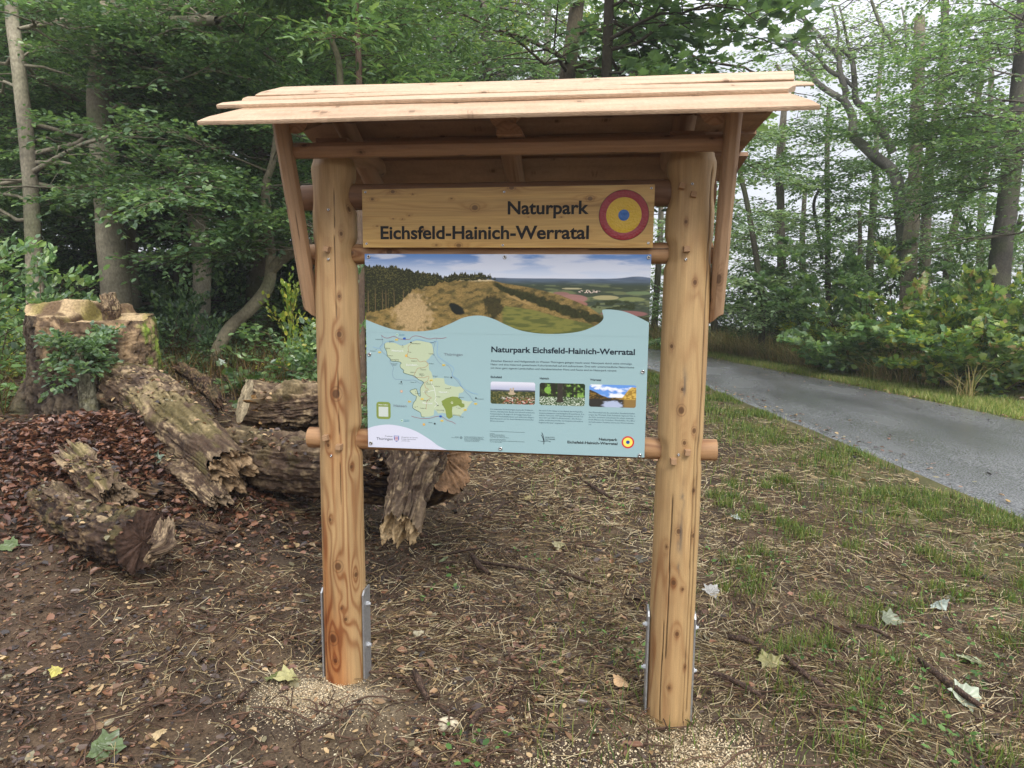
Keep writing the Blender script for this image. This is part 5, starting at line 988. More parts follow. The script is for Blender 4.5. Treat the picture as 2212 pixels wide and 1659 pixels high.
timber_log('wood_strip', [at(128, 1062, 4.72), at(190, 1108, 4.42), at(250, 1135, 4.2)], [.06, .10, .08], 'pale torn strip of rotten wood along the back of the front left log', 'wood piece', seed=91, rough=.32, sides=90, ends=(.2, .2), moss=.2, squash=.7)
timber_log('log', [at(395, 800, 6.9), at(440, 830, 6.7), at(470, 870, 6.5)], [.06, .08, .07], 'small dark broken branch stub among brown weeds above the mossy log', style='dark', seed=93, rough=.25, sides=60, ends=(.2, .2), moss=.2)

# ================================================================== trees and shrubs
def rotz(v, a):
    c, s = np.cos(a), np.sin(a); return np.stack([v[..., 0] * c - v[..., 1] * s, v[..., 0] * s + v[..., 1] * c, v[..., 2]], -1)
G_BEECH = np.array([lin(82, 106, 74), lin(96, 120, 80), lin(70, 92, 66), lin(112, 134, 84), lin(88, 110, 78)])
G_PALE = np.array([lin(122, 142, 104), lin(132, 152, 112), lin(108, 130, 96), lin(142, 156, 112)])
G_YEL = np.array([lin(124, 140, 56), lin(150, 158, 66), lin(98, 122, 54), lin(176, 170, 78), lin(112, 130, 60)])
G_BUSH = np.array([lin(90, 116, 74), lin(102, 128, 80), lin(76, 100, 68), lin(118, 138, 84), lin(96, 118, 76)])
G_AUT = np.array([lin(150, 156, 86), lin(160, 134, 96), lin(132, 148, 78), lin(112, 136, 72), lin(104, 130, 70), lin(122, 144, 76), lin(98, 124, 66), lin(138, 150, 80)])
def branching(P0, az, el, L, r0, rng, nsec=13, ntw=7, nlf=9, tw=.42, leaf=.08, droop=.28, pal=G_BEECH, tpl=LEAF6, flat_=.35, secl=.45, minsec=.25):
    """limbs given as arrays -> wood tubes + leaves"""
    P0 = np.asarray(P0, float); N = len(P0); k = 7; t = np.linspace(0, 1, k)
    D = np.stack([np.cos(az) * np.cos(el), np.sin(az) * np.cos(el), np.sin(el)], -1)
    wob = np.cumsum(rng.normal(0, .035, (N, k, 3)), 1); wob -= wob[:, :1]
    LP = P0[:, None] + D[:, None] * (t[None, :, None] * L[:, None, None]) + wob * L[:, None, None]
    LP[..., 2] -= droop * L[:, None] * (t ** 2)[None]
    LR = r0[:, None] * (1 - .85 * t)[None]
    # secondaries
    fs = np.linspace(.18, 1.0, nsec)[None] + rng.uniform(-.03, .03, (N, nsec)); fs = np.clip(fs, 0, 1)
    idx = fs * (k - 1); i0 = np.clip(idx.astype(int), 0, k - 2); fr = (idx - i0)[..., None]; ar = np.arange(N)[:, None]
    S0 = LP[ar, i0] * (1 - fr) + LP[ar, i0 + 1] * fr
    side = np.where((np.arange(nsec) % 2) == 0, 1, -1)[None] * rng.uniform(.55, 1.15, (N, nsec)); side[:, -1] *= .2
    Dh = D.copy(); Dh[:, 2] *= .4; SD = rotz(np.repeat(Dh[:, None], nsec, 1), side); SD[..., 2] += rng.normal(.02, .16, (N, nsec)); SD = nrmz(SD)
    SL = L[:, None] * secl * (1.15 - fs) * rng.uniform(.7, 1.25, (N, nsec)) + minsec
    k2 = 5; u = np.linspace(0, 1, k2)
    SP = S0[:, :, None] + SD[:, :, None] * (u[None, None, :, None] * SL[..., None, None]); SP[..., 2] -= .22 * SL[..., None] * (u ** 2)
    SP = SP.reshape(-1, k2, 3); SDf = SD.reshape(-1, 3); SLf = SL.reshape(-1)
    SR = np.clip(.005 + .006 * SLf, .003, .02)[:, None] * (1 - .8 * u)[None]
    # twigs and leaves
    M = len(SP); ft = np.linspace(.12, 1, ntw)[None] + rng.uniform(-.05, .05, (M, ntw)); ft = np.clip(ft, 0, 1)
    T0 = SP[:, :1] + SDf[:, None] * (ft * SLf[:, None])[..., None]; T0 = T0 - np.stack([0 * ft, 0 * ft, .22 * SLf[:, None] * ft ** 2], -1)
    ts = np.where((np.arange(ntw) % 2) == 0, 1, -1)[None] * rng.uniform(.4, 1.2, (M, ntw)); TD = rotz(np.repeat(SDf[:, None], ntw, 1), ts); TD[..., 2] += rng.normal(-.08, .18, (M, ntw)); TD = nrmz(TD)
    TL = tw * rng.uniform(.5, 1.3, (M, ntw))
    fl = np.linspace(.05, 1, nlf)
    Lp = T0[:, :, None] + TD[:, :, None] * (fl[None, None, :, None] * TL[..., None, None]); Lp[..., 2] -= .15 * TL[..., None] * fl ** 2
    ls = np.where((np.arange(nlf) % 2) == 0, 1, -1) * .8; LD = rotz(np.repeat(TD[:, :, None], nlf, 2), ls + rng.normal(0, .3, (M, ntw, nlf))); LD[..., 2] += rng.normal(-.12, .22, (M, ntw, nlf))
    Lp = Lp.reshape(-1, 3) + rng.normal(0, .02, (M * ntw * nlf, 3)); LD = LD.reshape(-1, 3); n = len(Lp)
    Nn = rng.normal(0, flat_, (n, 3)); Nn[:, 2] += 1
    sz = leaf * rng.uniform(.6, 1.25, n)
    clump = np.repeat(rng.uniform(.78, 1.22, M), ntw * nlf)
    col = 1.4 * pal[rng.integers(0, len(pal), n)] * clump[:, None] * rng.uniform(.85, 1.15, (n, 1))
    return LP, LR, SP, SR, (Lp, LD, nrmz(Nn), sz, col)
BARKC = lin(112, 104, 90)
def trunk_mesh(name, paths, col, root, seed, sides=18, mat=None):
    mb = MB()
    for P, R in paths:
        P = np.asarray(P, float); S = smoothline(P, 7); R_ = np.interp(np.linspace(0, 1, len(S)), np.linspace(0, 1, len(R)), R)
        T, A, B = frames(S[None]); T, A, B = T[0], A[0], B[0]; A = nrmz(np.cross(np.array([0., 1, .01]), T)); B = np.cross(T, A)
        n = max(int(len(S) * 3), 12); q = np.linspace(0, 1, n); S2 = np.stack([np.interp(q, np.linspace(0, 1, len(S)), S[:, i]) for i in range(3)], -1); A = np.stack([np.interp(q, np.linspace(0, 1, len(S)), A[:, i]) for i in range(3)], -1); B = np.stack([np.interp(q, np.linspace(0, 1, len(S)), B[:, i]) for i in range(3)], -1); R2 = np.interp(q, np.linspace(0, 1, len(S)), R_)
        th = np.linspace(0, 2 * np.pi, sides, endpoint=False); U = np.cos(th)[None, :, None] * A[:, None] + np.sin(th)[None, :, None] * B[:, None]
        Q = S2[:, None] + U * R2[:, None, None]; f = fbm(Q * np.array([3.5, 3.5, 1.6]) + seed, seed, 3); V = S2[:, None] + U * (R2[:, None] * (1 + .12 * f))[..., None]
        g = fbm(Q * np.array([2.2, 2.2, 1.1]) + 5, seed + 3, 4); g2 = fbm(Q * np.array([7, 7, 30]), seed + 6, 2)
        c = mixc(np.array(col) * .62, np.array(col) * 1.25, sm(g, -.35, .35)); c = c * (1 + .25 * g2)[..., None]; c = mixc(c, lin(92, 100, 66), .45 * sm(fbm(Q * 1.1 + 9, seed + 7, 3), .05, .35))
        mb.add(V.reshape(-1, 3), [quads(n, sides)], c.reshape(-1, 3))
    return mb, mat or M_BARK
def tree(name, label, path, rad, nl, zr, Lr, seed, group=None, cat='tree', extra=(), bark=BARKC, elev=(.0, .5), leaf=.085, pal=G_BEECH, nsec=13, ntw=7, nlf=9, droop=.28, azc=None, azw=3.14, sides=18, tpl=LEAF6, tw=.42, secl=.45, extra_leaf=True, limb_r=.035, nsub=0, flat_=.35, extend=None, keepf=1.):
    rng = np.random.default_rng(seed); P = np.asarray(path, float)
    base = P[0].copy(); base[2] = gz(base[0], base[1]) 
    if P[0, 2] > base[2] - .05: P = np.vstack([[P[0, 0] + (P[0, 0] - P[1, 0]) * .12, P[0, 1], base[2] - .15], P]); rad = [rad[0] * 1.18] + list(rad)
    if extend:                                              # carry the trunk on above what the photo shows
        d = nrmz((P[-1] - P[-2]) * np.array([.35, .35, 1])); 
        while P[-1, 2] < extend: P = np.vstack([P, P[-1] + d * 2 + np.r_[rng.normal(0, .12, 2), 0]]); rad = list(rad) + [rad[-1] * .84]
    root = empty(name, (P[0, 0], P[0, 1], base[2]), label, cat, group)
    paths = [(P, rad)] + [(np.asarray(e[0], float), e[1]) for e in extra]
    mb, mt = trunk_mesh('trunk', paths, bark, root, seed, sides)
    # limbs
    z = rng.uniform(zr[0], zr[1], nl) + base[2]; z.sort(); px = np.interp(z, P[:, 2], P[:, 0]); py = np.interp(z, P[:, 2], P[:, 1]); rr = np.interp(z, P[:, 2], rad)
    az = (rng.uniform(0, 2 * np.pi, nl) if azc is None else azc + rng.uniform(-azw, azw, nl)); el = rng.uniform(elev[0], elev[1], nl); L = rng.uniform(Lr[0], Lr[1], nl)
    P0 = np.stack([px, py, z], -1); R0 = np.minimum(rr * .5, limb_r * (L / 3))
    if extra_leaf and extra:                                # leafy shoots on the drawn limbs as well
        for e in extra:
            E = np.asarray(e[0], float); m = e[2] if len(e) > 2 else 5
            if m == 0: continue
            q = rng.uniform(.35, 1, m); ii = q * (len(E) - 1); i0 = np.clip(ii.astype(int), 0, len(E) - 2); f = (ii - i0)[:, None]; pp = E[i0] * (1 - f) + E[i0 + 1] * f
            P0 = np.vstack([P0, pp]); az = np.r_[az, rng.uniform(0, 6.283, m)]; el = np.r_[el, rng.uniform(-.1, .6, m)]; L = np.r_[L, rng.uniform(.5, 1.1, m) * min(2., Lr[1])]; R0 = np.r_[R0, np.full(m, .02)]
    LP, LR, SP, SR, lf = branching(P0, az, el, L, R0, rng, nsec, ntw, nlf, tw, leaf, droop, pal, tpl, flat_, secl)
    cb = np.tile(np.array(bark) * .8, (len(LP), 1)); mb.add(*tubes(LP, LR, 7, cb)); mb.add(*tubes(SP, SR, 4, np.tile(np.array(bark) * .7, (len(SP), 1))))
    tr = mb.build('trunk', mt)
    if keepf < 1: kk = rng.random(len(lf[0])) < keepf; lf = tuple(a[kk] for a in lf)
    lb = MB(); lb.add(*leaves(*lf, tpl)); cr = lb.build('crown' if cat == 'tree' else 'foliage', M_LEAF, smooth=False)
    if cat != 'tree': tr.name = 'stems'
    settle(root, [tr, cr]); return root
def copies(root, spots, labels, group):
    out = []
    for i, (x, y, s, a) in enumerate(spots):
        r = root.copy(); COL.objects.link(r); r.location = (x, y, float(gz(x, y)) - .1); r.rotation_euler = (0, 0, a); r.scale = (s, s, s * (1 + .1 * math.sin(i * 2.3)))
        lab = labels if isinstance(labels, str) else labels[i]; r['label'] = lab; r['group'] = group
        for ch in list(root.children):
            c = ch.copy(); COL.objects.link(c); c.parent = r; c.matrix_parent_inverse = ch.matrix_parent_inverse.copy()
        out.append(r)
    return out
def pth(pts, d, dd=0.):
    n = len(pts); return [at(x, y, d + dd * i / max(n - 1, 1)) for i, (x, y) in enumerate(pts)]

# -- left wood, the trunks one can tell apart
tree('beech_tree', 'slim grey beech leaning left at the far left edge, shrub hiding its foot', pth([(80, 700), (74, 560), (66, 400), (52, 250), (36, 110), (24, 0)], 10.5), [.125, .118, .11, .102, .095, .085], 22, (2.2, 6.8), (1.6, 3.4), 201, bark=lin(150, 142, 122), extend=10, azc=1.7, azw=2.0)
tree('beech_tree', 'stout smooth beech rising behind the tall stump, with a thick limb to the right', pth([(262, 800), (252, 640), (236, 480), (222, 330), (216, 210), (222, 110), (232, 0)], 10.8), [.235, .22, .198, .185, .185, .17, .16], 26, (2.0, 7.2), (2.0, 4.2), 202, bark=lin(144, 136, 116), extend=11, azc=1.57, azw=2.1,
     extra=[(pth([(236, 75), (285, 62), (345, 50), (420, 46), (470, 44)], 10.7, -1.6), [.14, .11, .09, .075, .05], 8), (pth([(360, 48), (372, 15), (400, 2)], 10.0, -.3), [.05, .035, .02], 3), (pth([(258, 408), (300, 420), (345, 417), (420, 410)], 10.7, -1.2), [.045, .035, .03, .015], 6), (pth([(200, 55), (150, 45), (95, 52), (40, 62)], 10.5, -1.), [.05, .045, .035, .02], 5)])
tree('beech_tree', 'straight beech with wrinkled pale bark, midway between the stump and the left post', pth([(440, 760), (434, 700), (436, 560), (420, 430), (412, 300), (400, 200), (385, 80)], 13.2), [.19, .175, .165, .16, .14, .13, .115], 30, (1.8, 8), (2.0, 4.2), 203, bark=lin(166, 158, 138), extend=11, azc=1.57, azw=2.1)
tree('oak_tree', 'dark furrowed trunk close to the left post, behind the crooked leaning tree', pth([(562, 800), (560, 700), (564, 560), (570, 450), (566, 330), (560, 200)], 14.5), [.34, .30, .275, .26, .24, .2], 26, (3.2, 8.5), (2.0, 4.5), 204, bark=lin(84, 74, 60), extend=11, azc=1.0, azw=2.9)
tree('hornbeam_tree', 'crooked thin tree leaning right in an S bend, forked beside the left brace', pth([(440, 860), (456, 792), (490, 718), (540, 668), (578, 620), (585, 560), (577, 470), (574, 400), (590, 345), (600, 250)], 10.3), [.095, .09, .09, .095, .09, .08, .07, .06, .05, .035], 16, (2.2, 6), (1.2, 2.6), 205, bark=lin(122, 114, 94), extra=[(pth([(584, 585), (610, 560), (645, 540), (672, 524), (700, 500)], 10.3, -.4), [.085, .075, .07, .06, .04], 6)], limb_r=.02)
tree('beech_tree', 'thin dark trunk at the far left edge, deep in the shade', pth([(8, 760), (10, 560), (14, 400), (20, 200), (25, 0)], 15), [.16, .15, .14, .13, .12], 24, (1.5, 8.5), (2., 4.2), 206, bark=lin(92, 84, 72), extend=11)
tree('ash_tree', 'slender young ash whose stem stands above the left half of the roof', pth([(778, 820), (776, 500), (776, 200), (772, 60), (770, 0)], 8.2), [.07, .055, .04, .032, .028], 14, (3.6, 6.5), (.7, 1.5), 207, bark=lin(112, 94, 78), leaf=.13, pal=G_BUSH, tpl=LONG6, nsec=7, ntw=5, nlf=9, tw=.4, extend=7, limb_r=.012)
tree('ash_tree', 'thin bent sapling stem above the roof, left of the young ash', pth([(735, 820), (738, 500), (735, 170), (715, 80), (706, 0)], 8.6), [.07, .055, .038, .032, .028], 10, (3.8, 6.5), (.6, 1.3), 208, bark=lin(108, 96, 82), leaf=.12, pal=G_BUSH, tpl=LONG6, nsec=7, ntw=5, nlf=9, extend=7, limb_r=.012)
# crowns whose boughs hang over the roof
tree('beech_tree', 'beech behind the shelter whose dark boughs fill the sky above the roof middle', [(-.6, 10.5, .2), (-.5, 10.4, 4), (-.1, 10.2, 7.5)], [.2, .17, .12], 22, (3.6, 6.6), (2.2, 4.4), 209, extend=11, bark=lin(96, 86, 70), elev=(-.1, .5), azc=-.2, azw=2.0, pal=G_BEECH * .95)
tree('maple_tree', 'maple with big drooping leaves over the right half of the roof', [(.35, 8.6, 0), (.35, 8.5, 3.0), (.4, 8.2, 6.4)], [.11, .095, .07], 15, (4.3, 7.2), (1.2, 3.0), 210, azc=.1, azw=1.3, leaf=.16, pal=G_BEECH * .9, tpl=MAPLE, nsec=8, ntw=5, nlf=6, extend=8, bark=lin(84, 76, 64), droop=.45)
tree('birch_tree', 'pale yellow green birch top showing in the gap over the roof', [(-1.5, 19, 0), (-1.5, 19, 5), (-1.4, 19, 10)], [.16, .13, .1], 26, (6, 13), (1.4, 2.8), 211, leaf=.09, pal=G_YEL, extend=14, bark=lin(170, 164, 150), droop=.6)
# -- background of the left wood
protoA = tree('beech_tree', 'leafy beech filling the dark depth of the left wood', [(-9.5, 12.5, .4), (-9.4, 12.6, 5), (-9.2, 12.8, 10)], [.2, .17, .12], 34, (1.0, 9), (2.2, 4.4), 221, 'background beeches of the left wood', extend=13, nsec=14, ntw=7, nlf=9, leaf=.105, elev=(-.15, .45), pal=G_BEECH)
protoB = tree('beech_tree', 'leafy beech filling the dark depth of the left wood', [(-2.6, 15.5, .2), (-2.5, 15.4, 5), (-2.8, 15.4, 10)], [.17, .15, .1], 34, (.8, 9), (2.0, 4.0), 222, 'background beeches of the left wood', extend=13, nsec=14, ntw=7, nlf=9, leaf=.10, elev=(-.1, .5), pal=np.vstack([G_BEECH, G_BUSH]))
LBL = 'leafy beech filling the dark depth of the left wood'
spA = [(-12.5, 9.5, .95, 1), (-6.8, 16.2, 1.0, 2.1), (-13.5, 15.5, 1.1, 3.3), (-4.8, 20.5, 1.1, 4.2), (-10.5, 20, 1.2, .4), (-17, 19, 1.3, 5.1), (-7.5, 26, 1.3, 1.5), (-14, 27, 1.4, 3.9), (-20, 13, 1.2, 2.2), (-4.5, 31, 1.4, .9), (-22, 26, 1.5, 4.4)]
spB = [(-5.4, 12.2, .85, .7), (-8.6, 9.6, .8, 2.9), (-11.6, 12.6, .95, 4.1), (-4.4, 17.2, .95, 5.0), (-8.4, 18.8, 1.05, 1.9), (-15.6, 11.8, 1.05, .2), (-11.8, 24, 1.3, 2.4), (-18, 22.5, 1.3, 1.2), (-9.5, 31, 1.5, 3.5)]
copies(protoA, spA, LBL, 'background beeches of the left wood'); copies(protoB, spB, LBL, 'background beeches of the left wood')

# -- right side beyond the road: open crowns against the white sky
def rtree(label, pts, d, rr, seed, nl=16, zr=(1.6, 11), Lr=(1.2, 2.6), extra=(), bark=lin(112, 104, 92), pal=G_BUSH, name='beech_tree', **k):
    a = dict(extend=9, leaf=.135, nsec=8, ntw=5, nlf=6, tw=.5, bark=bark, pal=pal, extra=extra, limb_r=.022, elev=(-.1, .5)); a.update(k)
    return tree(name, label, pth(pts, d), rr, nl, zr, Lr, seed, **a)
rtree('slender leaning tree just right of the right brace, leaf clad up to the roof', [(1648, 660), (1640, 600), (1628, 520), (1612, 430), (1598, 370), (1592, 300)], 20, [.085, .085, .08, .075, .07, .06], 301, nl=22, zr=(1.2, 6.8), Lr=(1, 1.9), extend=None, pal=G_PALE)
rtree('dark straight trunk right of the slender leaning tree, curved at its foot', [(1705, 668), (1690, 620), (1688, 540), (1686, 440), (1682, 360), (1690, 270), (1698, 200)], 22, [.17, .14, .13, .12, .11, .09, .08], 302, nl=20, zr=(1.2, 7), Lr=(1, 1.9), extend=None)
rtree('thin upright trunk forked at half height, in the middle of the right wood', [(1790, 660), (1788, 600), (1788, 500), (1787, 420), (1787, 310), (1790, 230)], 24, [.10, .10, .095, .085, .08, .06], 303, nl=22, zr=(1.2, 6.8), Lr=(1, 1.9), extend=None, extra=[(pth([(1775, 560), (1767, 500), (1758, 440), (1775, 400), (1785, 370)], 24), [.06, .06, .055, .045, .03], 4)])
c4 = lambda pts: [(1493.1 + x * .3667, y * .3667) for x, y in pts]
bare = [(pth(c4([(1000, 845), (955, 800), (952, 700), (925, 630), (898, 590)]), 19), [.13, .115, .11, .10, .09], 0),
        (pth(c4([(898, 590), (820, 545), (745, 490), (690, 410), (610, 320), (540, 265), (450, 225)]), 19), [.085, .08, .075, .065, .055, .045, .03], 5),
        (pth(c4([(898, 590), (910, 540), (885, 460), (872, 390), (872, 350), (820, 280), (740, 190), (660, 110), (560, 20)]), 19), [.085, .08, .075, .07, .065, .06, .05, .045, .03], 7),
        (pth(c4([(885, 450), (820, 420), (770, 370), (740, 330), (650, 270), (560, 240), (470, 215)]), 19), [.06, .055, .045, .04, .035, .03, .02], 5),
        (pth(c4([(760, 340), (740, 250), (690, 160), (640, 90), (590, 20)]), 19), [.03, .028, .025, .02, .015], 4),
        (pth(c4([(1100, 720), (1030, 640), (975, 600), (965, 530), (958, 430), (945, 350), (900, 300), (860, 270), (868, 180), (845, 90), (830, 20)]), 19), [.10, .10, .085, .08, .07, .065, .055, .045, .035, .03, .02], 5),
        (pth(c4([(965, 530), (900, 455), (880, 430)]), 19), [.05, .04, .03], 0), (pth(c4([(940, 320), (915, 220), (895, 120), (870, 30)]), 19), [.04, .035, .03, .02], 3), (pth(c4([(1190, 900), (1140, 800), (1100, 720)]), 19), [.11, .105, .10], 2),
        (pth(c4([(1230, 380), (1180, 250), (1110, 130), (1060, 0)]), 19), [.07, .06, .05, .035], 6), (pth(c4([(1230, 380), (1265, 290), (1260, 150), (1240, 40)]), 19), [.05, .04, .03, .02], 5)]
rtree('old tree with big bare crooked limbs spread against the white sky', c4([(1290, 1800), (1260, 1500), (1235, 1250), (1200, 1030), (1080, 920), (1000, 845)]), 19, [.2, .18, .17, .15, .14, .13], 304, nl=4, zr=(2.4, 4.5), Lr=(1, 2), extra=bare, extend=None, pal=G_PALE, leaf=.105, nsec=7, ntw=4, nlf=6, keepf=.5, bark=lin(120, 116, 108))
rtree('tall straight ash with mottled bark, behind the maple bush', c4([(1270, 1850), (1285, 1520), (1305, 1250), (1320, 1000), (1330, 700), (1340, 400), (1345, 100)]), 18.5, [.21, .195, .18, .17, .16, .145, .13], 305, nl=18, zr=(2.8, 9.5), name='ash_tree', bark=lin(128, 118, 102), pal=G_BUSH)
rtree('straight trunk right of the mottled ash, running up to the top of the picture', c4([(1370, 1850), (1380, 1400), (1395, 1100), (1415, 850), (1460, 600), (1490, 350), (1495, 0)]), 21, [.17, .15, .14, .135, .125, .12, .11], 306, nl=18, zr=(2, 10))
rtree('pale thin stem left of the mottled ash', c4([(1045, 1750), (1055, 1500), (1070, 1250), (1082, 1080), (1090, 900)]), 23, [.13, .12, .115, .11, .08], 307, nl=14, zr=(2, 7), bark=lin(146, 140, 126))
rtree('big dark trunk at the right edge of the picture', c4([(1800, 1850), (1830, 1450), (1870, 1150), (1900, 850), (1925, 620), (1950, 300), (1965, 0)]), 16, [.24, .22, .21, .20, .19, .17, .15], 308, nl=20, zr=(2.2, 9), Lr=(1.8, 3.6), bark=lin(84, 80, 72), leaf=.10, nsec=11, ntw=6, nlf=8, azc=2.8, azw=2.3)
rtree('slim trunk between the mottled ash and the big dark edge trunk', c4([(1500, 1800), (1515, 1500), (1560, 1300), (1600, 1100), (1660, 800), (1700, 500), (1735, 200)]), 22, [.13, .12, .11, .10, .095, .085, .08], 309, nl=18, zr=(1.8, 10))
rtree('thin far trunk just left of the big dark edge trunk', c4([(1700, 1800), (1705, 1300), (1735, 1000), (1755, 750), (1770, 400)]), 24, [.12, .11, .10, .09, .08], 310, nl=16, zr=(1.8, 10))
rtree('thin stem rising beside the right end of the roof', c4([(520, 1800), (530, 1300), (535, 1000), (540, 820), (548, 640), (550, 480), (500, 380)]), 25, [.12, .11, .10, .10, .09, .08, .06], 311, nl=12, zr=(3, 9), pal=G_PALE)
rtree('beech whose layered boughs reach left across the right wood at eye height', c4([(2150, 1800), (2140, 1200), (2130, 700), (2120, 200)]), 13.5, [.2, .18, .17, .15], 312, nl=18, zr=(3.0, 6.5), Lr=(2.0, 3.4), leaf=.095, nsec=13, ntw=6, nlf=8, azc=2.9, azw=.9, droop=.22)
protoC = rtree('airy leafy tree in the open wood beyond the road', [(1735, 690), (1733, 520), (1740, 400)], 27, [.13, .11, .07], 320, extend=None, nl=18, zr=(.8, 5), Lr=(1.4, 3.0), group='airy trees beyond the road', pal=np.vstack([G_BUSH, G_PALE]), leaf=.13, ntw=5)
bx = protoC.location
spC = []
for px, d, s, a in ((1545, 24, .95, 1.0), (1415, 27, 1.0, 3.0), (1700, 34, 1.15, 4.0), (1900, 33, 1.1, .6), (2140, 26, 1.0, 3.8), (2230, 30, 1.1, 4.9), (1850, 20, .62, 2.5), (2330, 22, 1, .3), (1480, 34, 1.1, 1.9)):
    q = at(px, 660, d); spC.append((q[0], q[1], s, a))
copies(protoC, spC, 'airy leafy tree in the open wood beyond the road', 'airy trees beyond the road')

# -- shrubs and saplings
def shrub(name, label, x, y, h, w, n, seed, pal, leaf=.09, tpl=LEAF6, group=None, nsec=8, ntw=5, nlf=7, bark=lin(92, 76, 58), zlo=.0, cat='shrub', keepf=1.):
    z = float(gz(x, y)); rng = np.random.default_rng(seed); P0 = np.stack([x + rng.normal(0, w * .16, n), y + rng.normal(0, w * .16, n), np.full(n, z) + zlo], -1)
    az = rng.uniform(0, 6.283, n); el = np.where(np.arange(n) % 3 == 0, rng.uniform(.12, .6, n), rng.uniform(.6, 1.5, n)); L = h * rng.uniform(.6, 1.15, n) * np.where(np.arange(n) % 3 == 0, .6, 1)
    rt = empty(name, (x, y, z), label, cat, group)
    LP, LR, SP, SR, lf = branching(P0, az, el, L, np.full(n, .011), rng, nsec, ntw, nlf, .26, leaf, .12, pal, tpl, .55, w / h * .42)
    mb = MB(); mb.add(*tubes(LP, LR, 6, np.tile(bark, (n, 1)))); mb.add(*tubes(SP, SR * .7, 4, np.tile(bark, (len(SP), 1)))); s = mb.build('stems', M_BARK)
    if keepf < 1: kk = rng.random(len(lf[0])) < keepf; lf = tuple(a_[kk] for a_ in lf)
    lb = MB(); lb.add(*leaves(*lf, tpl)); f = lb.build('foliage', M_LEAF, smooth=False); settle(rt, [s, f]); return rt
def shp(px, d): q = at(px, 800, d); return q[0], q[1]
for px, d, h, w, n, pal, tpl, leaf, name, lab in (
        (8, 7.4, 1.7, 1.2, 12, G_BUSH * 1.1, LEAF6, .085, 'hazel_shrub', 'broad leaved green shrub at the left edge beside the stump'),
        (90, 9.4, 1.1, 1.2, 10, G_YEL, LEAF6, .07, 'privet_shrub', 'low yellowish shrub between the left edge and the stump'),
        (665, 9.4, 1.3, 1.0, 8, G_YEL, LEAF6, .075, 'elder_shrub', 'bright yellow green shrub seen through the gap left of the left post'),
        (600, 8.4, .6, 1.0, 5, G_BUSH * .85, MAPLE, .11, 'maple_sapling', 'low maple seedling bush above the hollow log, left of the left post'),
        (500, 10.5, .8, 1.3, 7, G_BEECH, LEAF6, .075, 'beech_sapling', 'dark low sapling at the foot of the crooked tree'),
        (370, 10.5, .9, 1.3, 9, G_BEECH, LEAF6, .075, 'beech_sapling', 'dark low sapling right behind the tall stump'),
        (760, 7.6, 1.6, 1.0, 9, G_BUSH, LEAF6, .085, 'elder_shrub', 'green shrub showing in the slit between left post and panel'),
        (1440, 25, 3.0, 2.6, 16, G_BUSH, LEAF6, .11, 'field_maple_shrub', 'tall green shrub in the gap between panel and right post'),
        (1600, 25, 1.5, 2.6, 12, G_BUSH, LEAF6, .09, 'bramble_bush', 'bramble behind the dry grass next to the right post'),
        (1690, 21.5, 1.45, 3.0, 15, G_BUSH * .85, LEAF6, .09, 'bramble_bush', 'dark bramble mound in front of the logs on the bank'),
        (1775, 18.6, 1.6, 2.6, 15, G_YEL * .9, LEAF6, .085, 'dogwood_shrub', 'yellowish weedy shrub right of the dark bramble mound'),
        (1872, 16.8, 3.1, 2.3, 15, G_BUSH, MAPLE, .17, 'maple_bush', 'tall dark green maple bush beyond the road, largest of the bushes'),
        (1962, 15.6, 2.3, 1.9, 8, G_AUT, MAPLE, .16, 'maple_bush', 'maple bush with brown tinged leaves right of the tall dark one'),
        (2040, 14.8, 2.3, 2.0, 11, np.vstack([G_YEL, G_BUSH]), MAPLE, .16, 'maple_bush', 'loose yellow green maple bush third from the right edge'),
        (2112, 13.8, 2.1, 1.9, 11, np.vstack([G_AUT, G_BUSH]) * .95, MAPLE, .16, 'maple_bush', 'yellow and orange maple bush near the right edge'),
        (2195, 13.2, 2.3, 2.0, 12, np.vstack([G_YEL, G_BUSH, G_BUSH * 1.1]), MAPLE, .17, 'maple_bush', 'bright lime yellow maple bush at the right edge'),
        (1800, 21, 3.0, 2.8, 14, G_BUSH, MAPLE, .17, 'maple_bush', 'green maple bush farther back, behind the yellowish weedy shrub'),
        (1930, 19.5, 3.2, 2.6, 14, G_BUSH * .9, LEAF6, .12, 'hazel_shrub', 'dark hazel behind the brown tinged maple bush'),
        (2080, 18, 3.4, 2.8, 15, G_BUSH * .9, LEAF6, .12, 'hazel_shrub', 'dark hazel behind the yellow and orange maple bush'),
        (2210, 17, 3.6, 2.8, 15, G_BUSH * .85, LEAF6, .12, 'hazel_shrub', 'dark hazel at the right edge behind the lime yellow maple'),
        (1540, 27, 2.2, 2.6, 14, G_PALE, LEAF6, .12, 'hazel_shrub', 'pale far shrub in the gap beside the right brace foot'),
        (1700, 28, 2.6, 2.8, 14, G_BUSH, LEAF6, .12, 'hazel_shrub', 'far green shrub behind the logs on the bank')):
    x, y = shp(px, d); shrub(name, lab, x, y, h, w, n, 400 + px, pal, leaf * (.82 if tpl is MAPLE else 1), tpl, ntw=6 if tpl is MAPLE else 5)
protoS = shrub('beech_sapling', 'dim leafy undergrowth sapling on the floor of the left wood', -7.5, 10.5, 1.9, 2.4, 16, 477, G_BEECH, .10, LEAF6, 'saplings on the floor of the left wood')
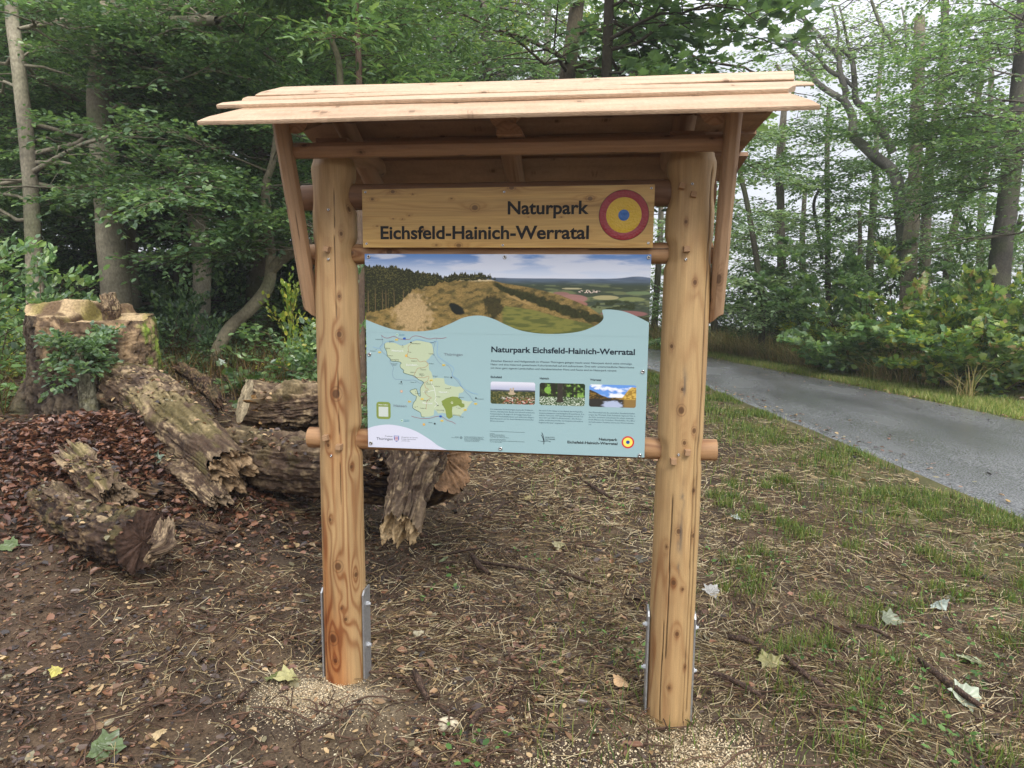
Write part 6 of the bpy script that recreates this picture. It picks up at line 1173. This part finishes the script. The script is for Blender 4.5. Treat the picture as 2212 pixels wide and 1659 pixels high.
copies(protoS, [(-9.8, 9.0, 1, 1), (-5.2, 11.5, .9, 2), (-3.4, 12.6, 1.0, 3), (-11.5, 11.5, 1.2, 4), (-8.5, 14.2, 1.3, 5), (-5.8, 15.5, 1.3, 6), (-3.0, 17.5, 1.3, 7), (-12.8, 14.5, 1.4, 8), (-10.5, 17.5, 1.5, 9), (-7.2, 19.5, 1.5, 10), (-3.6, 21.5, 1.5, 11), (-1.2, 13.8, 1.0, 12), (-14.5, 9.5, 1.2, 13), (-16.5, 15, 1.5, 14)], 'dim leafy undergrowth sapling on the floor of the left wood', 'saplings on the floor of the left wood')
# ivy-like tuft and cut sapling on the face of the stump
p = at(178, 800, 6.15)
sap = timber_log('sapling_stem', [at(196, 915, 6.1), at(190, 860, 6.1), at(180, 790, 6.1), at(176, 745, 6.15)], [.085, .075, .062, .05], None, None, style='smooth', seed=44, rough=.05, ends=(.0, .02), moss=.3, sides=60)
for k_ in ('label', 'category'):
    if k_ in sap: del sap[k_]
sap.name = 'stem'
rt = empty('cut_sapling', (p[0], p[1], float(gz(p[0], p[1]))), 'short smooth stem with a dark leafy tuft, growing against the tall stump', 'sapling')
rng = np.random.default_rng(5); n = 12; c0 = at(188, 748, 6.1)
LP, LR, SP, SR, lf = branching(np.tile(c0, (n, 1)) + rng.normal(0, .10, (n, 3)), rng.uniform(0, 6.28, n), rng.uniform(-.6, 1.0, n), rng.uniform(.15, .34, n), np.full(n, .006), rng, 6, 4, 6, .08, .055, .3, G_BEECH * .9, LEAF6, .6, .4, minsec=.04)
lb = MB(); lb.add(*leaves(*lf, LEAF6)); fo = lb.build('foliage', M_LEAF, smooth=False); settle(rt, [sap, fo])

# ------------------------------------------------------------------ the damp air
def haze():
    x0, x1, y0, y1, z0, z1 = -60, 60, -10, 75, -16, 19
    V = [(a, b, c) for c in (z0, z1) for b in (y0, y1) for a in (x0, x1)]
    m = bpy.data.materials.new('damp_air'); m.use_nodes = True; n = m.node_tree.nodes; n.remove(n['Principled BSDF'])
    v = n.new('ShaderNodeVolumePrincipled'); v.inputs['Color'].default_value = (.9, .93, 1, 1); v.inputs['Density'].default_value = .0016; v.inputs['Anisotropy'].default_value = .2
    m.node_tree.links.new(v.outputs['Volume'], n['Material Output'].inputs['Volume'])
    o = mesh('haze', V, [np.array([(0, 2, 3, 1), (4, 5, 7, 6), (0, 1, 5, 4), (2, 6, 7, 3), (0, 4, 6, 2), (1, 3, 7, 5)])], m, smooth=False); tag(o, kind='stuff')
haze()
